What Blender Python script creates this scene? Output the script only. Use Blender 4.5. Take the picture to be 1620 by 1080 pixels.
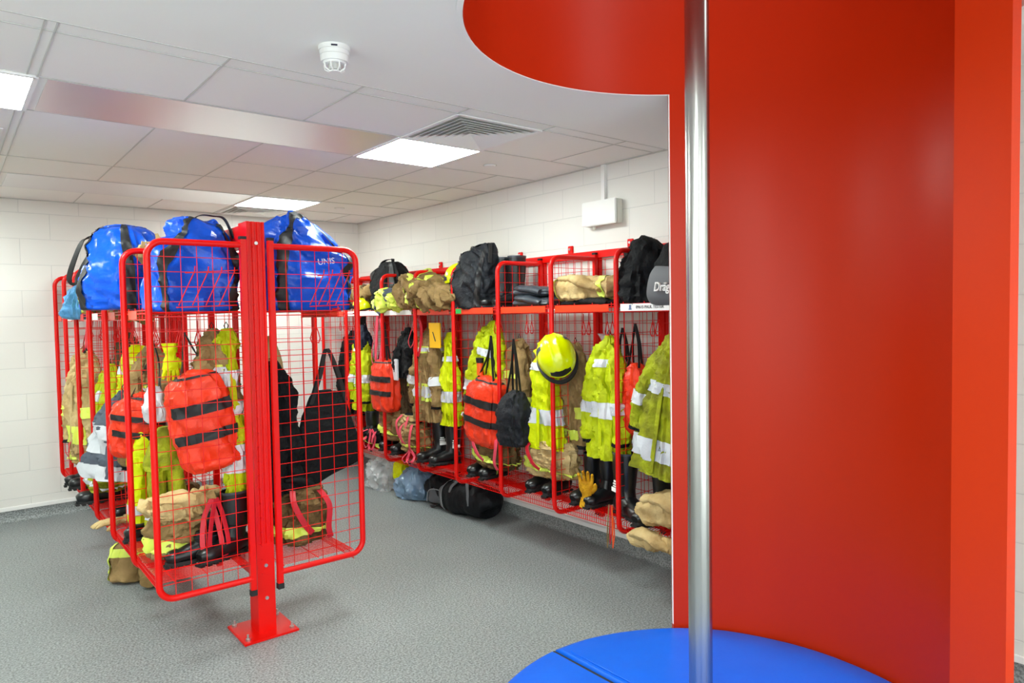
import bpy, bmesh, math, random
from mathutils import Vector, Matrix, noise
PI = math.pi
for o in list(bpy.data.objects): bpy.data.objects.remove(o)
SC = bpy.context.scene
COL = SC.collection

# ------------------------------------------------------------------ camera, world, exposure
YAW, PITCH, ROLL = 0.6812, 0.0399, -0.0172
EYE = 1.73
fw = Vector((math.sin(YAW)*math.cos(PITCH), math.cos(YAW)*math.cos(PITCH), -math.sin(PITCH)))
r0 = Vector((math.cos(YAW), -math.sin(YAW), 0)); u0 = r0.cross(fw)
rt = r0*math.cos(ROLL)+u0*math.sin(ROLL); up = -r0*math.sin(ROLL)+u0*math.cos(ROLL)
cd = bpy.data.cameras.new('camera'); cam = bpy.data.objects.new('camera', cd); COL.objects.link(cam)
cd.sensor_width = 36; cd.lens = 1110.4/1620*36; cd.clip_start = 0.05; cd.clip_end = 60
M = Matrix((rt, up, -fw)).transposed().to_4x4(); M.translation = Vector((0, 0, EYE)); cam.matrix_world = M
SC.camera = cam
w = bpy.data.worlds.new('world'); SC.world = w; w.use_nodes = True
w.node_tree.nodes['Background'].inputs[0].default_value = (.93, 1, .985, 1)
w.node_tree.nodes['Background'].inputs[1].default_value = 1.7
SC.view_settings.view_transform = 'Standard'; SC.view_settings.look = 'None'
SC.view_settings.gamma = 1; SC.view_settings.use_curve_mapping = False
SC.view_settings.exposure = 1.25
LIGHT = 20.5          # strength of the ceiling light panels

# ------------------------------------------------------------------ materials
def lin(h):
    r = []
    for i in (0, 2, 4):
        c = int(h[i:i+2], 16)/255
        r.append(c/12.92 if c <= .04045 else ((c+.055)/1.055)**2.4)
    return (*r, 1)
MATS = {}
def mat(name, col, rough=.6, metal=0, var=0, vs=8, bump=0, bs=40, coat=0, spec=.5, emit=0, alpha=1, col2=None, sheen=0, trans=0, aniso=None):
    m = bpy.data.materials.new(name); m.use_nodes = True; MATS[name] = m
    nt = m.node_tree; b = nt.nodes['Principled BSDF']
    b.inputs['Base Color'].default_value = lin(col); b.inputs['Roughness'].default_value = rough
    b.inputs['Metallic'].default_value = metal; b.inputs['Coat Weight'].default_value = coat
    b.inputs['Coat Roughness'].default_value = .15
    if bump >= .4 and rough > .3: spec = min(spec, .22); bump = min(1, bump*1.5)
    b.inputs['Specular IOR Level'].default_value = spec; b.inputs['Alpha'].default_value = alpha
    b.inputs['Sheen Weight'].default_value = sheen; b.inputs['Transmission Weight'].default_value = trans
    if emit:
        b.inputs['Emission Color'].default_value = lin(col); b.inputs['Emission Strength'].default_value = emit
    tc = nt.nodes.new('ShaderNodeTexCoord')
    if var or col2:
        n = nt.nodes.new('ShaderNodeTexNoise'); n.inputs['Scale'].default_value = vs; n.inputs['Detail'].default_value = 5
        nt.links.new(tc.outputs['Object'], n.inputs['Vector'])
        mx = nt.nodes.new('ShaderNodeMix'); mx.data_type = 'RGBA'
        a = lin(col); c2 = lin(col2) if col2 else tuple(x*(1-var) for x in a[:3])+(1,)
        mx.inputs['A'].default_value = a; mx.inputs['B'].default_value = c2
        cr = nt.nodes.new('ShaderNodeMapRange'); cr.inputs[1].default_value = .38; cr.inputs[2].default_value = .66
        nt.links.new(n.outputs[0], cr.inputs[0]); nt.links.new(cr.outputs[0], mx.inputs['Factor'])
        nt.links.new(mx.outputs['Result'], b.inputs['Base Color'])
    if bump:
        n = nt.nodes.new('ShaderNodeTexNoise'); n.inputs['Scale'].default_value = bs; n.inputs['Detail'].default_value = 4
        nt.links.new(tc.outputs['Object'], n.inputs['Vector'])
        bp = nt.nodes.new('ShaderNodeBump'); bp.inputs['Strength'].default_value = bump; bp.inputs['Distance'].default_value = .02 if bump >= .4 else .01
        nt.links.new(n.outputs[0], bp.inputs['Height']); nt.links.new(bp.outputs[0], b.inputs['Normal'])
    return m
mat('red_paint', 'D80D06', .3, spec=.28, var=.06, vs=3)
mat('orange_plate', 'E83C14', .35)
mat('red_wall', 'A82405', .33, var=.05, vs=1.2, bump=.02, bs=30, spec=.22)
mat('red_wall_lit', 'C03209', .4, spec=.22)  # lit copy of the red wall: light on the return put into the colour
mat('white_edge', 'DAD8D2', .6)
mat('plaster', 'E8E8E5', .8, bump=.02, bs=60)
mat('ceiling_tile', 'E8E7E4', .8, bump=.04, bs=200)
mat('tee', 'C4C4C0', .6)
mat('radiant', 'D8D5D6', .3, metal=.55, bump=.03, bs=4)
mat('panel_light', 'F2FCF6', .5, emit=LIGHT)
mat('fixture', 'E8E8E8', .5)
mat('plastic_white', 'E6E6E4', .4)
mat('box_grey', 'D3D6CC', .5)
mat('dark', '101012', .6)
mat('led', '202038', .3)
mat('vinyl_blue', '005CD2', .38, bump=.35, bs=6, var=.06, vs=3, spec=.3)
mat('steel', 'B0B0AD', .25, metal=1)
mat('bolt', 'C8C8C8', .3, metal=1)
mat('hivis', 'B8C60C', .6, var=.18, vs=6, bump=.5, bs=22)
mat('hivis_dirty', 'A3AC1C', .7, col2='70701E', vs=9, bump=.6, bs=22)
mat('hivis_bright', 'CCDA00', .6, var=.12, vs=6, bump=.4, bs=22)
mat('lime_stripe', 'D8E85A', .5, var=.1, vs=10)
mat('silver', 'CFD3D8', .45, var=.12, vs=12, bump=.2, bs=60)
mat('tan', '9A7F54', .85, col2='77603A', vs=7, bump=.5, bs=25)
mat('tan_light', 'C6AE7C', .85, col2='A88A58', vs=7, bump=.5, bs=25)
mat('tan_dark', '765D3A', .85, col2='4A3820', vs=7, bump=.6, bs=25)
mat('black_cloth', '0E0F12', .75, var=.4, vs=8, bump=.5, bs=25)
mat('black_grey', '1E2126', .6, var=.35, vs=6, bump=.6, bs=18)
mat('navy_cloth', '1C2233', .7, var=.3, vs=8, bump=.5, bs=20)
mat('rubber', '0F1215', .32, var=.3, vs=7, bump=.15, bs=20)
mat('rubber_grey', '343A42', .38, var=.25, vs=7, bump=.2, bs=20)
mat('grey_cloth', '5A626E', .7, var=.3, vs=6, bump=.5, bs=20)
mat('blue_bag', '0850CC', .34, var=.25, vs=5, bump=.6, bs=9, coat=.25)
mat('blue_light', '5FA4DC', .4, var=.35, vs=14, bump=.8, bs=22)
mat('red_bag', 'E63A1C', .42, var=.12, vs=5, bump=.7, bs=11, coat=.1)
mat('strap_black', '131315', .6)
mat('strap_red', 'C41228', .55, var=.2, vs=10)
mat('strap_pink', 'DC4058', .55, var=.2, vs=10)
mat('helmet_yellow', 'DCEC00', .22, coat=.5)
mat('glove_yellow', 'D9A21A', .7, col2='B07A10', vs=20, bump=.6, bs=40)
mat('orange', 'F0560F', .5)
mat('yellow_card', 'EDB90A', .5)
mat('green_tag', '17A84E', .5)
mat('label_white', 'EDEDEA', .5)
mat('ink', '3A3A3E', .6)
mat('crest', '6878A0', .5)
mat('duffel_black', '101216', .6, var=.3, vs=8, bump=.4, bs=20)
mat('piping_grey', '8A8C90', .6)
mat('grey_panel', '5A5C60', .6)
mat('bag_blue_grey', '7C98B4', .2, var=.2, vs=9, bump=.3, bs=14, alpha=.9)
mat('clear_plastic', 'E6ECF0', .15, bump=.3, bs=16, alpha=.33, spec=.8)
mat('yellow_light', 'E6F000', .5, bump=.5, bs=20)
mat('brown_cloth', '57452F', .8, var=.4, vs=9, bump=.5, bs=25)

def node_mat_blocks():
    m = bpy.data.materials.new('painted_blocks'); m.use_nodes = True; MATS['painted_blocks'] = m
    nt = m.node_tree; b = nt.nodes['Principled BSDF']; b.inputs['Roughness'].default_value = .55
    b.inputs['Base Color'].default_value = lin('E3E1DC')
    geo = nt.nodes.new('ShaderNodeNewGeometry'); sep = nt.nodes.new('ShaderNodeSeparateXYZ')
    nt.links.new(geo.outputs['Position'], sep.inputs[0])
    ad = nt.nodes.new('ShaderNodeMath'); ad.operation = 'ADD'
    nt.links.new(sep.outputs[0], ad.inputs[0]); nt.links.new(sep.outputs[1], ad.inputs[1])
    ax = nt.nodes.new('ShaderNodeMath'); ax.operation = 'ADD'; ax.inputs[1].default_value = 10.8-.546-7.416+.0
    nt.links.new(ad.outputs[0], ax.inputs[0])
    az = nt.nodes.new('ShaderNodeMath'); az.operation = 'ADD'; az.inputs[1].default_value = .225*6-.2
    nt.links.new(sep.outputs[2], az.inputs[0])
    cb = nt.nodes.new('ShaderNodeCombineXYZ'); nt.links.new(ax.outputs[0], cb.inputs[0]); nt.links.new(az.outputs[0], cb.inputs[1])
    br = nt.nodes.new('ShaderNodeTexBrick'); br.inputs['Scale'].default_value = 1
    br.inputs['Brick Width'].default_value = .45; br.inputs['Row Height'].default_value = .225
    br.inputs['Mortar Size'].default_value = .0035; br.inputs['Mortar Smooth'].default_value = .6
    br.inputs['Color1'].default_value = lin('DDDBD6'); br.inputs['Color2'].default_value = lin('DAD8D3'); br.inputs['Mortar'].default_value = lin('CBCAC7')
    nt.links.new(cb.outputs[0], br.inputs['Vector']); nt.links.new(br.outputs['Color'], b.inputs['Base Color'])
    n = nt.nodes.new('ShaderNodeTexNoise'); n.inputs['Scale'].default_value = 60; nt.links.new(geo.outputs['Position'], n.inputs['Vector'])
    mt = nt.nodes.new('ShaderNodeMath'); mt.operation = 'MULTIPLY_ADD'; mt.inputs[1].default_value = -1
    nm = nt.nodes.new('ShaderNodeMath'); nm.operation = 'MULTIPLY'; nm.inputs[1].default_value = .12
    nt.links.new(n.outputs[0], nm.inputs[0]); nt.links.new(br.outputs['Fac'], mt.inputs[0]); nt.links.new(nm.outputs[0], mt.inputs[2])
    bp = nt.nodes.new('ShaderNodeBump'); bp.inputs['Strength'].default_value = .35; bp.inputs['Distance'].default_value = .005
    nt.links.new(mt.outputs[0], bp.inputs['Height']); nt.links.new(bp.outputs[0], b.inputs['Normal'])
node_mat_blocks()
def node_mat_floor():
    m = bpy.data.materials.new('floor_vinyl'); m.use_nodes = True; MATS['floor_vinyl'] = m
    nt = m.node_tree; b = nt.nodes['Principled BSDF']; b.inputs['Roughness'].default_value = .42
    geo = nt.nodes.new('ShaderNodeNewGeometry')
    n = nt.nodes.new('ShaderNodeTexNoise'); n.inputs['Scale'].default_value = 95; n.inputs['Detail'].default_value = 3
    v = nt.nodes.new('ShaderNodeTexVoronoi'); v.inputs['Scale'].default_value = 160
    n2 = nt.nodes.new('ShaderNodeTexNoise'); n2.inputs['Scale'].default_value = 1.3; n2.inputs['Detail'].default_value = 4
    for x in (n, v, n2): nt.links.new(geo.outputs['Position'], x.inputs['Vector'])
    cr = nt.nodes.new('ShaderNodeValToRGB'); e = cr.color_ramp.elements
    e[0].position = .38; e[0].color = lin('646A6A'); e[1].position = .62; e[1].color = lin('9DA3A3')
    nt.links.new(n.outputs[0], cr.inputs[0])
    c2 = nt.nodes.new('ShaderNodeValToRGB'); e = c2.color_ramp.elements
    e[0].position = .16; e[0].color = (1, 1, 1, 1); e[1].position = .24; e[1].color = (0, 0, 0, 1)
    nt.links.new(v.outputs['Distance'], c2.inputs[0])
    mx = nt.nodes.new('ShaderNodeMix'); mx.data_type = 'RGBA'; mx.inputs['B'].default_value = lin('CDD0CC')
    ml = nt.nodes.new('ShaderNodeMath'); ml.operation = 'MULTIPLY'; ml.inputs[1].default_value = .45
    nt.links.new(c2.outputs[0], ml.inputs[0]); nt.links.new(ml.outputs[0], mx.inputs['Factor']); nt.links.new(cr.outputs[0], mx.inputs['A'])
    m2 = nt.nodes.new('ShaderNodeMix'); m2.data_type = 'RGBA'; m2.blend_type = 'MULTIPLY'; m2.inputs['Factor'].default_value = .25
    nt.links.new(mx.outputs['Result'], m2.inputs['A']); nt.links.new(n2.outputs[0], m2.inputs['B'])
    nt.links.new(m2.outputs['Result'], b.inputs['Base Color'])
node_mat_floor()

# ------------------------------------------------------------------ mesh helpers
def new(): return bmesh.new()
def P(name, bm, m, parent=None, label=None, smooth=True):
    bmesh.ops.recalc_face_normals(bm, faces=bm.faces)
    me = bpy.data.meshes.new(name); bm.to_mesh(me); bm.free()
    for p in me.polygons: p.use_smooth = smooth
    o = bpy.data.objects.new(name, me); COL.objects.link(o); me.materials.append(MATS[m])
    if parent: o.parent = parent
    if label: o['label'] = label
    if smooth:
        try: me.set_sharp_from_angle(angle=math.radians(40))
        except Exception: pass
    return o
def tag(o, label, cat, group=None):
    o['label'] = label; o['category'] = cat
    if group: o['group'] = group
    return o
def T(name, label, cat, loc=(0, 0, 0), rz=0, group=None, rx=0, ry=0):
    o = bpy.data.objects.new(name, None); COL.objects.link(o); o.location = loc; o.rotation_euler = (rx, ry, rz)
    o.empty_display_size = .05
    return tag(o, label, cat, group)
def S(name, bm, m, smooth=False):
    o = P(name, bm, m, smooth=smooth); o['kind'] = 'structure'; return o
def box(bm, x0, x1, y0, y1, z0, z1, bev=0):
    b = bmesh.new() if bev else bm
    v = [b.verts.new((x, y, z)) for x in (x0, x1) for y in (y0, y1) for z in (z0, z1)]
    for f in ((0, 1, 3, 2), (4, 6, 7, 5), (0, 4, 5, 1), (2, 3, 7, 6), (0, 2, 6, 4), (1, 5, 7, 3)): b.faces.new([v[i] for i in f])
    if bev:
        bmesh.ops.bevel(b, geom=b.edges[:], offset=bev, segments=2, affect='EDGES')
        merge(bm, b)
    return bm
def merge(bm, b):
    me = bpy.data.meshes.new('t'); b.to_mesh(me); b.free(); bm.from_mesh(me); bpy.data.meshes.remove(me)
def cyl(bm, c, r, h, n=20, axis='z', r2=None):
    r2 = r if r2 is None else r2
    ra, rb = [], []
    for i in range(n):
        a = 2*PI*i/n
        for rr, lst, t in ((r, ra, 0), (r2, rb, h)):
            x, y = rr*math.cos(a), rr*math.sin(a)
            p = {'z': (x, y, t), 'x': (t, x, y), 'y': (x, t, y)}[axis]
            lst.append(bm.verts.new((c[0]+p[0], c[1]+p[1], c[2]+p[2])))
    for i in range(n): bm.faces.new((ra[i], ra[(i+1) % n], rb[(i+1) % n], rb[i]))
    bm.faces.new(ra); bm.faces.new(rb); return bm
def tube(bm, pts, r, n=8, closed=False):
    pts = [Vector(p) for p in pts]; N = len(pts); rings = []; prev = None
    for i, p in enumerate(pts):
        if closed: t = (pts[(i+1) % N]-pts[i-1])
        else: t = pts[min(i+1, N-1)]-pts[max(i-1, 0)]
        t.normalize()
        if prev is None:
            a = Vector((0, 0, 1)) if abs(t.z) < .9 else Vector((1, 0, 0)); s = t.cross(a).normalized()
        else: s = (prev-t*prev.dot(t)).normalized()
        prev = s; q = t.cross(s)
        rings.append([bm.verts.new(p+s*r*math.cos(2*PI*k/n)+q*r*math.sin(2*PI*k/n)) for k in range(n)])
    for i in range(N if closed else N-1):
        a, b = rings[i], rings[(i+1) % N]
        for k in range(n): bm.faces.new((a[k], a[(k+1) % n], b[(k+1) % n], b[k]))
    if not closed: bm.faces.new(rings[0]); bm.faces.new(rings[-1])
    return bm
def wire(bm, a, b, r=.0021):
    return tube(bm, [a, b], r, 5)
def cr(path, t):
    n = len(path)-1; x = min(max(t, 0), 1)*n; i = min(int(x), n-1); f = x-i
    p0, p1, p2, p3 = path[max(i-1, 0)], path[i], path[i+1], path[min(i+2, n)]
    return [.5*((2*b)+(-a+c)*f+(2*a-5*b+4*c-d)*f*f+(-a+3*b-3*c+d)*f**3) for a, b, c, d in zip(p0, p1, p2, p3)]
def sweep(bm, path, side=(1, 0, 0), n=28, m=30, e=2.0, fold=0, ff=6, seed=0, crum=0, cf=9, zs=.45, cr2=1, off=0, v0=0, v1=1, caps=(1, 1), u0=0, u1=1, smooth_ends=False):
    """surface along a smoothed path of (x, y, z, half width, half depth); side is the width direction"""
    side = Vector(side).normalized(); rings = []; part = (u1-u0) < .999; cen = []
    for j in range(m+1):
        v = v0+(v1-v0)*j/m
        c = cr(path, v); c1 = cr(path, min(v+.01, 1)); c0 = cr(path, max(v-.01, 0))
        p = Vector(c[:3]); t = Vector(c1[:3])-Vector(c0[:3])
        if t.length < 1e-7: t = Vector((0, 0, -1))
        t.normalize(); s = (side-t*side.dot(t))
        if s.length < 1e-4: s = Vector((0, 1, 0))
        s.normalize(); q = t.cross(s); a, b = max(c[3], .0015), max(c[4], .0015); ring = []
        N = n if not part else n+1
        for k in range(N):
            th = 2*PI*(u0+(u1-u0)*k/n)
            cx, sx = math.cos(th), math.sin(th)
            x = math.copysign(abs(cx)**(2/e), cx); y = math.copysign(abs(sx)**(2/e), sx)
            f = 0
            if fold:
                nz = noise.noise(Vector((cx*ff*.5+seed*7.3, sx*ff*.5, v*1.6+seed)))
                f += fold*(1-abs(nz)*3.2)*(.35+.65*v)
            k1 = 1+f
            pos = p+s*(a*x*k1+math.copysign(off, x)*(abs(cx)**.5))+q*(b*y*k1+math.copysign(off, y)*(abs(sx)**.5))
            if crum:
                base = p+s*(a*x)+q*(b*y)
                q0 = Vector((base.x*cf+.45*base.z*cf, base.y*cf, base.z*cf*zs))
                n1 = noise.noise(q0*.75+Vector((seed, 0, 0))); n2 = noise.noise(q0*.75+Vector((0, seed+9, 4)))
                r1 = 1-min(1, abs(2.4*noise.noise(q0*1.15+Vector((seed, seed, 5)))))
                r2 = 1-min(1, abs(2.4*noise.noise(q0*2.3+Vector((5, seed, 2)))))
                rad = (base-p); rad = rad.normalized() if rad.length > 1e-6 else rad
                pos += s*n2*crum*.7+rad*crum*(1.3*n1+.75*(r1-.45)+(.28*cr2)*(r2-.45))
            ring.append(bm.verts.new(pos))
        rings.append(ring); cen.append(p)
    for j in range(m):
        A, B = rings[j], rings[j+1]
        for k in range(len(A) if not part else len(A)-1):
            k2 = (k+1) % len(A); bm.faces.new((A[k], A[k2], B[k2], B[k]))
    if not part:
        for w_, r_ in ((0, rings[0]), (1, rings[-1])):
            if caps[w_]:
                c = sum((x.co for x in r_), Vector())/len(r_); cv = bm.verts.new(c)
                for k in range(len(r_)): bm.faces.new((r_[k], r_[(k+1) % len(r_)], cv))
    return bm
def strap(bm, pts, width, thick=.004, side=(1, 0, 0), m=None):
    return sweep(bm, [(*p, width/2, thick/2) for p in pts], side, n=12, m=m or max(10, 6*len(pts)), e=5)
def text(s, parent, loc, rot, size, m, name='lettering', bold=0, shear=0, ext=.0006):
    c = bpy.data.curves.new('txt', 'FONT'); c.body = s; c.size = size; c.extrude = ext; c.offset = bold; c.shear = shear
    c.align_x = 'CENTER'; c.align_y = 'CENTER'; c.resolution_u = 3
    o = bpy.data.objects.new('txt', c); COL.objects.link(o)
    dg = bpy.context.evaluated_depsgraph_get(); me = bpy.data.meshes.new_from_object(o.evaluated_get(dg))
    bpy.data.objects.remove(o)
    t = bpy.data.objects.new(name, me); COL.objects.link(t); me.materials.clear(); me.materials.append(MATS[m])
    t.location = loc; t.rotation_euler = rot; t.parent = parent; return t

# ------------------------------------------------------------------ the room
H = 2.79; XW = 3.755; YW = 7.416; XL = -2.4; YB = -2.6
CX, CY, CR = 2.21, 1.523, .913
S('floor', box(new(), XL-.1, XW+.1, YB-.1, YW+.1, -.1, 0), 'floor_vinyl')
S('wall_far', box(new(), XL-.1, XW+.1, YW, YW+.1, -.1, H+.3), 'painted_blocks')
S('wall_right', box(new(), XW, XW+.1, YB-.1, YW, -.1, H+.3), 'painted_blocks')
bm = new()
for a in ((YB-.1, -1.9, -.1, H+.3), (2.7, YW, -.1, H+.3), (-1.9, 2.7, -.1, .85), (-1.9, 2.7, 2.55, H+.3)): box(bm, XL-.1, XL, *a)  # unseen left wall; its opening is added to let world light in
S('wall_left', bm, 'painted_blocks')
bm = new()      # back wall; unseen bay door opening added to let light in
for a in ((XL, -1.6, -.1, H+.3), (3.0, XW, -.1, H+.3), (-1.6, 3.0, 2.5, H+.3)): box(bm, a[0], a[1], YB-.1, YB, a[2], a[3])
S('wall_back', bm, 'painted_blocks')
bm = new()
for y in (-1.88, -.36, 1.16, 2.68): box(bm, XL-.06, XL-.02, y-.025, y+.025, .85, 2.55)
for z in (.87, 2.53): box(bm, XL-.06, XL-.02, -1.9, 2.7, z-.02, z+.02)
S('added_window_1', bm, 'fixture')  # frame of the added, unseen window opening
def coving(name, a, b, inn):
    """coved vinyl skirting with a white capping strip, from a to b; inn = direction into the room"""
    a, b, inn = Vector(a), Vector(b), Vector(inn); bm = new(); R = .035
    prof = [(0.0, .1), (.004, .1), (.004, .04)]
    prof += [(.004+R*(1-math.cos(t)), .04-R*math.sin(t)*1.1) for t in (.4, .8, 1.2, PI/2)]
    prof += [(.05, .0008), (0, .0008)]
    A = [bm.verts.new(a+inn*x+Vector((0, 0, z))) for x, z in prof]; B = [bm.verts.new(b+inn*x+Vector((0, 0, z))) for x, z in prof]
    for i in range(len(prof)): j = (i+1) % len(prof); bm.faces.new((A[i], A[j], B[j], B[i]))
    bm.faces.new(A); bm.faces.new(B)
    return S(name, bm, 'floor_vinyl', True)
coving('baseboard_far', (XL, YW, 0), (XW, YW, 0), (0, -1, 0))
coving('baseboard_right', (XW, YB, 0), (XW, YW, 0), (-1, 0, 0))
S('trim_1', box(new(), XL, XW-.014, YW-.012, YW, .1, .135, .003), 'plastic_white')
S('trim_2', box(new(), XW-.012, XW, YB, YW, .1, .135, .003), 'plastic_white')
# plaster ceiling on the near side with the round opening
YM = 2.9686
bm = new(); N = 96; circ = [(CX+CR*math.cos(2*PI*i/N), CY+CR*math.sin(2*PI*i/N)) for i in range(N)]
def torect(x, y):
    dx, dy = x-CX, y-CY; s = 1e9
    if dx > 1e-9: s = min(s, (XW-CX)/dx)
    if dx < -1e-9: s = min(s, (XL-CX)/dx)
    if dy > 1e-9: s = min(s, (YM-CY)/dy)
    if dy < -1e-9: s = min(s, (YB-CY)/dy)
    return CX+dx*s, CY+dy*s
angs = sorted(set([2*PI*i/N for i in range(N)]+[math.atan2(y-CY, x-CX) % (2*PI) for x in (XL, XW) for y in (YB, YM)]))
def hole(a):
    a = (a+PI) % (2*PI)-PI
    return 1.08 if math.radians(-62) < a < math.radians(-33) else CR+.02
inn = [(CX+hole(a)*math.cos(a), CY+hole(a)*math.sin(a)) for a in angs]; out = [torect(*p) for p in inn]
vi = [[bm.verts.new((x, y, z)) for x, y in inn] for z in (H, H+.3)]; vo = [[bm.verts.new((x, y, z)) for x, y in out] for z in (H, H+.3)]
for i in range(len(angs)):
    j = (i+1) % len(angs)
    bm.faces.new((vi[0][i], vi[0][j], vo[0][j], vo[0][i])); bm.faces.new((vi[1][i], vi[1][j], vo[1][j], vo[1][i]))
    bm.faces.new((vi[0][i], vi[0][j], vi[1][j], vi[1][i])); bm.faces.new((vo[0][i], vo[0][j], vo[1][j], vo[1][i]))
S('ceiling', bm, 'plaster')
# suspended tile ceiling
S('ceiling_tiled', box(new(), XL, XW, YM, YW, H+.002, H+.3), 'ceiling_tile')
x1 = 2.155; y0 = 3.077
rows = [YM, y0, y0+.6, y0+1.2, 5.52, 6.146, 6.77]; 
bm = new(); w2 = .004
for y in rows: box(bm, XL, XW, y-w2, y+w2, H-.002, H+.001)
box(bm, 1.555, XW, 4.9-w2, 4.9+w2, H-.002, H+.001)
for k in range(-7, 3):
    x = x1+.6*k
    if k == -3:
        box(bm, x-.035, x-.029, YM, YW, H-.002, H+.001); box(bm, x+.003, x+.009, YM, YW, H-.002, H+.001); continue
    segs = [(YM, y0+.6), (y0+1.2, 6.146), (6.77, YW)] if k not in (-4, 0, 1) else [(YM, YW)]
    for a, b in segs: box(bm, x-w2, x+w2, a, b, H-.002, H+.001)
S('trim_3', bm, 'tee')
S('trim_4', box(new(), XW-.02, XW, YM, YW, H-.004, H+.001), 'tee')
S('trim_5', box(new(), XL, XW-.021, YW-.02, YW, H-.004, H+.001), 'tee')
# metal radiant strips between the lights
for i, (a, b, ya, yb) in enumerate(((.40, x1-.01, y0+.61, y0+1.19), (.40, x1-.01, 6.156, 6.76), (XL, -.26, y0+.61, y0+1.19))):
    S('trim_%d' % (6+i), box(new(), a, b, ya, yb, H-.003, H+.001), 'radiant')
# ceiling lights
def ceiling_light(x, y, lab, s=.3):
    t = T('ceiling_light', lab, 'light', (x, y, H-.006), 0, 'square ceiling panel lights')
    bm = new()
    for a in (-1, 1):
        box(bm, a*s-.01, a*s+.01, -s, s, -.004, .005); box(bm, -s, s, a*s-.01, a*s+.01, -.004, .005)
    P('frame', bm, 'fixture', t, smooth=False)
    P('diffuser', box(new(), -s+.01, s-.01, -s+.01, s-.01, -.002, .003), 'panel_light', t, smooth=False)
ceiling_light(x1+.3, y0+.9, 'square ceiling light panel beside the large square air vent')
ceiling_light(x1+.3, 6.46, 'square ceiling light panel farther back, near the far wall')
ceiling_light(x1-2.1, y0+.9, 'square ceiling light panel cut by the left edge of the photo')
ceiling_light(x1-2.7, 6.46, 'square ceiling light panel near the far wall, added out of view on the left')  # guessed lamp, added out of view to brighten the back of the room
for x, y, l in ((.3, .5, 'square ceiling light added out of view above the camera as fill'), (.3, -1.6, 'added unseen ceiling light behind the camera on the left'), (2.5, -1.6, 'added unseen ceiling light behind the camera on the right'), (-1.5, .9, 'square ceiling light added out of view left of the camera as fill')):  # unseen lamps added on the camera side for even fill
    ceiling_light(x, y, l)
def ceiling_vent(x, y, s, lab, n=7):
    t = T('air_diffuser', lab, 'air vent', (x, y, H-.004), 0)
    bm = new()
    for a in (-1, 1):
        box(bm, a*s-.012, a*s+.012, -s, s, -.004, .003); box(bm, -s, s, a*s-.012, a*s+.012, -.004, .003)
    P('frame', bm, 'fixture', t, smooth=False)
    P('duct_back', box(new(), -s+.012, s-.012, -s+.012, s-.012, .004, .0055), 'tee', t, smooth=False)
    for i in range(n):
        r = (s-.03)*(1-i/n); bm = new(); d = .034*(s/.3)
        q = [[(-r, -r), (r, -r), (r, r), (-r, r)], [(-(r-d), -(r-d)), (r-d, -(r-d)), (r-d, r-d), (-(r-d), r-d)]]
        A = [bm.verts.new((px, py, -.012)) for px, py in q[0]]; B = [bm.verts.new((px, py, .004)) for px, py in q[1]]
        A2 = [bm.verts.new((px, py, -.010)) for px, py in q[0]]; B2 = [bm.verts.new((px, py, .0055)) for px, py in q[1]]
        for k in range(4):
            l = (k+1) % 4; bm.faces.new((A[k], A[l], B[l], B[k])); bm.faces.new((A2[k], A2[l], B2[l], B2[k])); bm.faces.new((A[k], A[l], A2[l], A2[k]))
        P('louvre', bm, 'plastic_white', t, smooth=False)
ceiling_vent(x1+.3, y0+.3, .29, 'large square four-way air vent in the ceiling in front of the centre light')
ceiling_vent(x1+.3, 7.08, .27, 'air vent in the ceiling beyond the far light, mostly hidden by the blue bags', 6)
t = T('ceiling_grille', 'small white louvred grille on the ceiling at the left edge of the photo', 'air vent', (.05, 5.05, H-.004))
bm = new()
for i in range(6): box(bm, -.2+i*.075, -.2+i*.075+.05, -.28, .22, -.02, -.004)
P('louvre_plate', bm, 'plastic_white', t, smooth=False); P('frame', box(new(), -.22, .25, -.3, .24, -.004, .003), 'fixture', t, smooth=False)
for x, y, l in ((3.079, 4.014, 'flush ceiling disc just right of the centre light panel'), (3.066, 6.43, 'flush ceiling disc near the far light panel')):
    t = T('ceiling_disc', l, 'sprinkler', (x, y, H), 0)
    P('cover_plate', cyl(new(), (0, 0, -.01), .036, .01, 24, r2=.045), 'plastic_white', t); P('ring', cyl(new(), (0, 0, -.0025), .05, .002, 24), 'tee', t)
# smoke detector
t = T('smoke_detector', 'round white smoke detector on the plaster ceiling', 'smoke detector', (1.243, 2.615, H))
P('ceiling_base', cyl(cyl(new(), (0, 0, -.018), .062, .018, 36), (0, 0, -.034), .056, .016, 36, r2=.058), 'plastic_white', t)
P('sounder_ring', cyl(new(), (0, 0, -.06), .054, .024, 36, r2=.056), 'plastic_white', t)
P('seam', cyl(new(), (0, 0, -.037), .0545, .004, 36), 'tee', t)
bm = new(); cyl(bm, (0, 0, -.098), .022, .006, 24); cyl(bm, (0, 0, -.068), .045, .008, 30)
for i in range(8):
    a = i*PI/4; tube(bm, [(.043*math.cos(a), .043*math.sin(a), -.066), (.04*math.cos(a), .04*math.sin(a), -.084), (.02*math.cos(a), .02*math.sin(a), -.095)], .0035, 6)
P('sensor_cage', bm, 'plastic_white', t)
P('sensor_core', cyl(new(), (0, 0, -.09), .026, .025, 24), 'tee', t)
bm = new(); a = math.atan2(-2.615, -1.243); box(bm, -.012, .012, -.002, .002, -.003, .003)
o = P('indicator_light', bm, 'led', t); o.location = (.0615*math.cos(a), .0615*math.sin(a), -.012); o.rotation_euler = (0, 0, a+PI/2)
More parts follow.
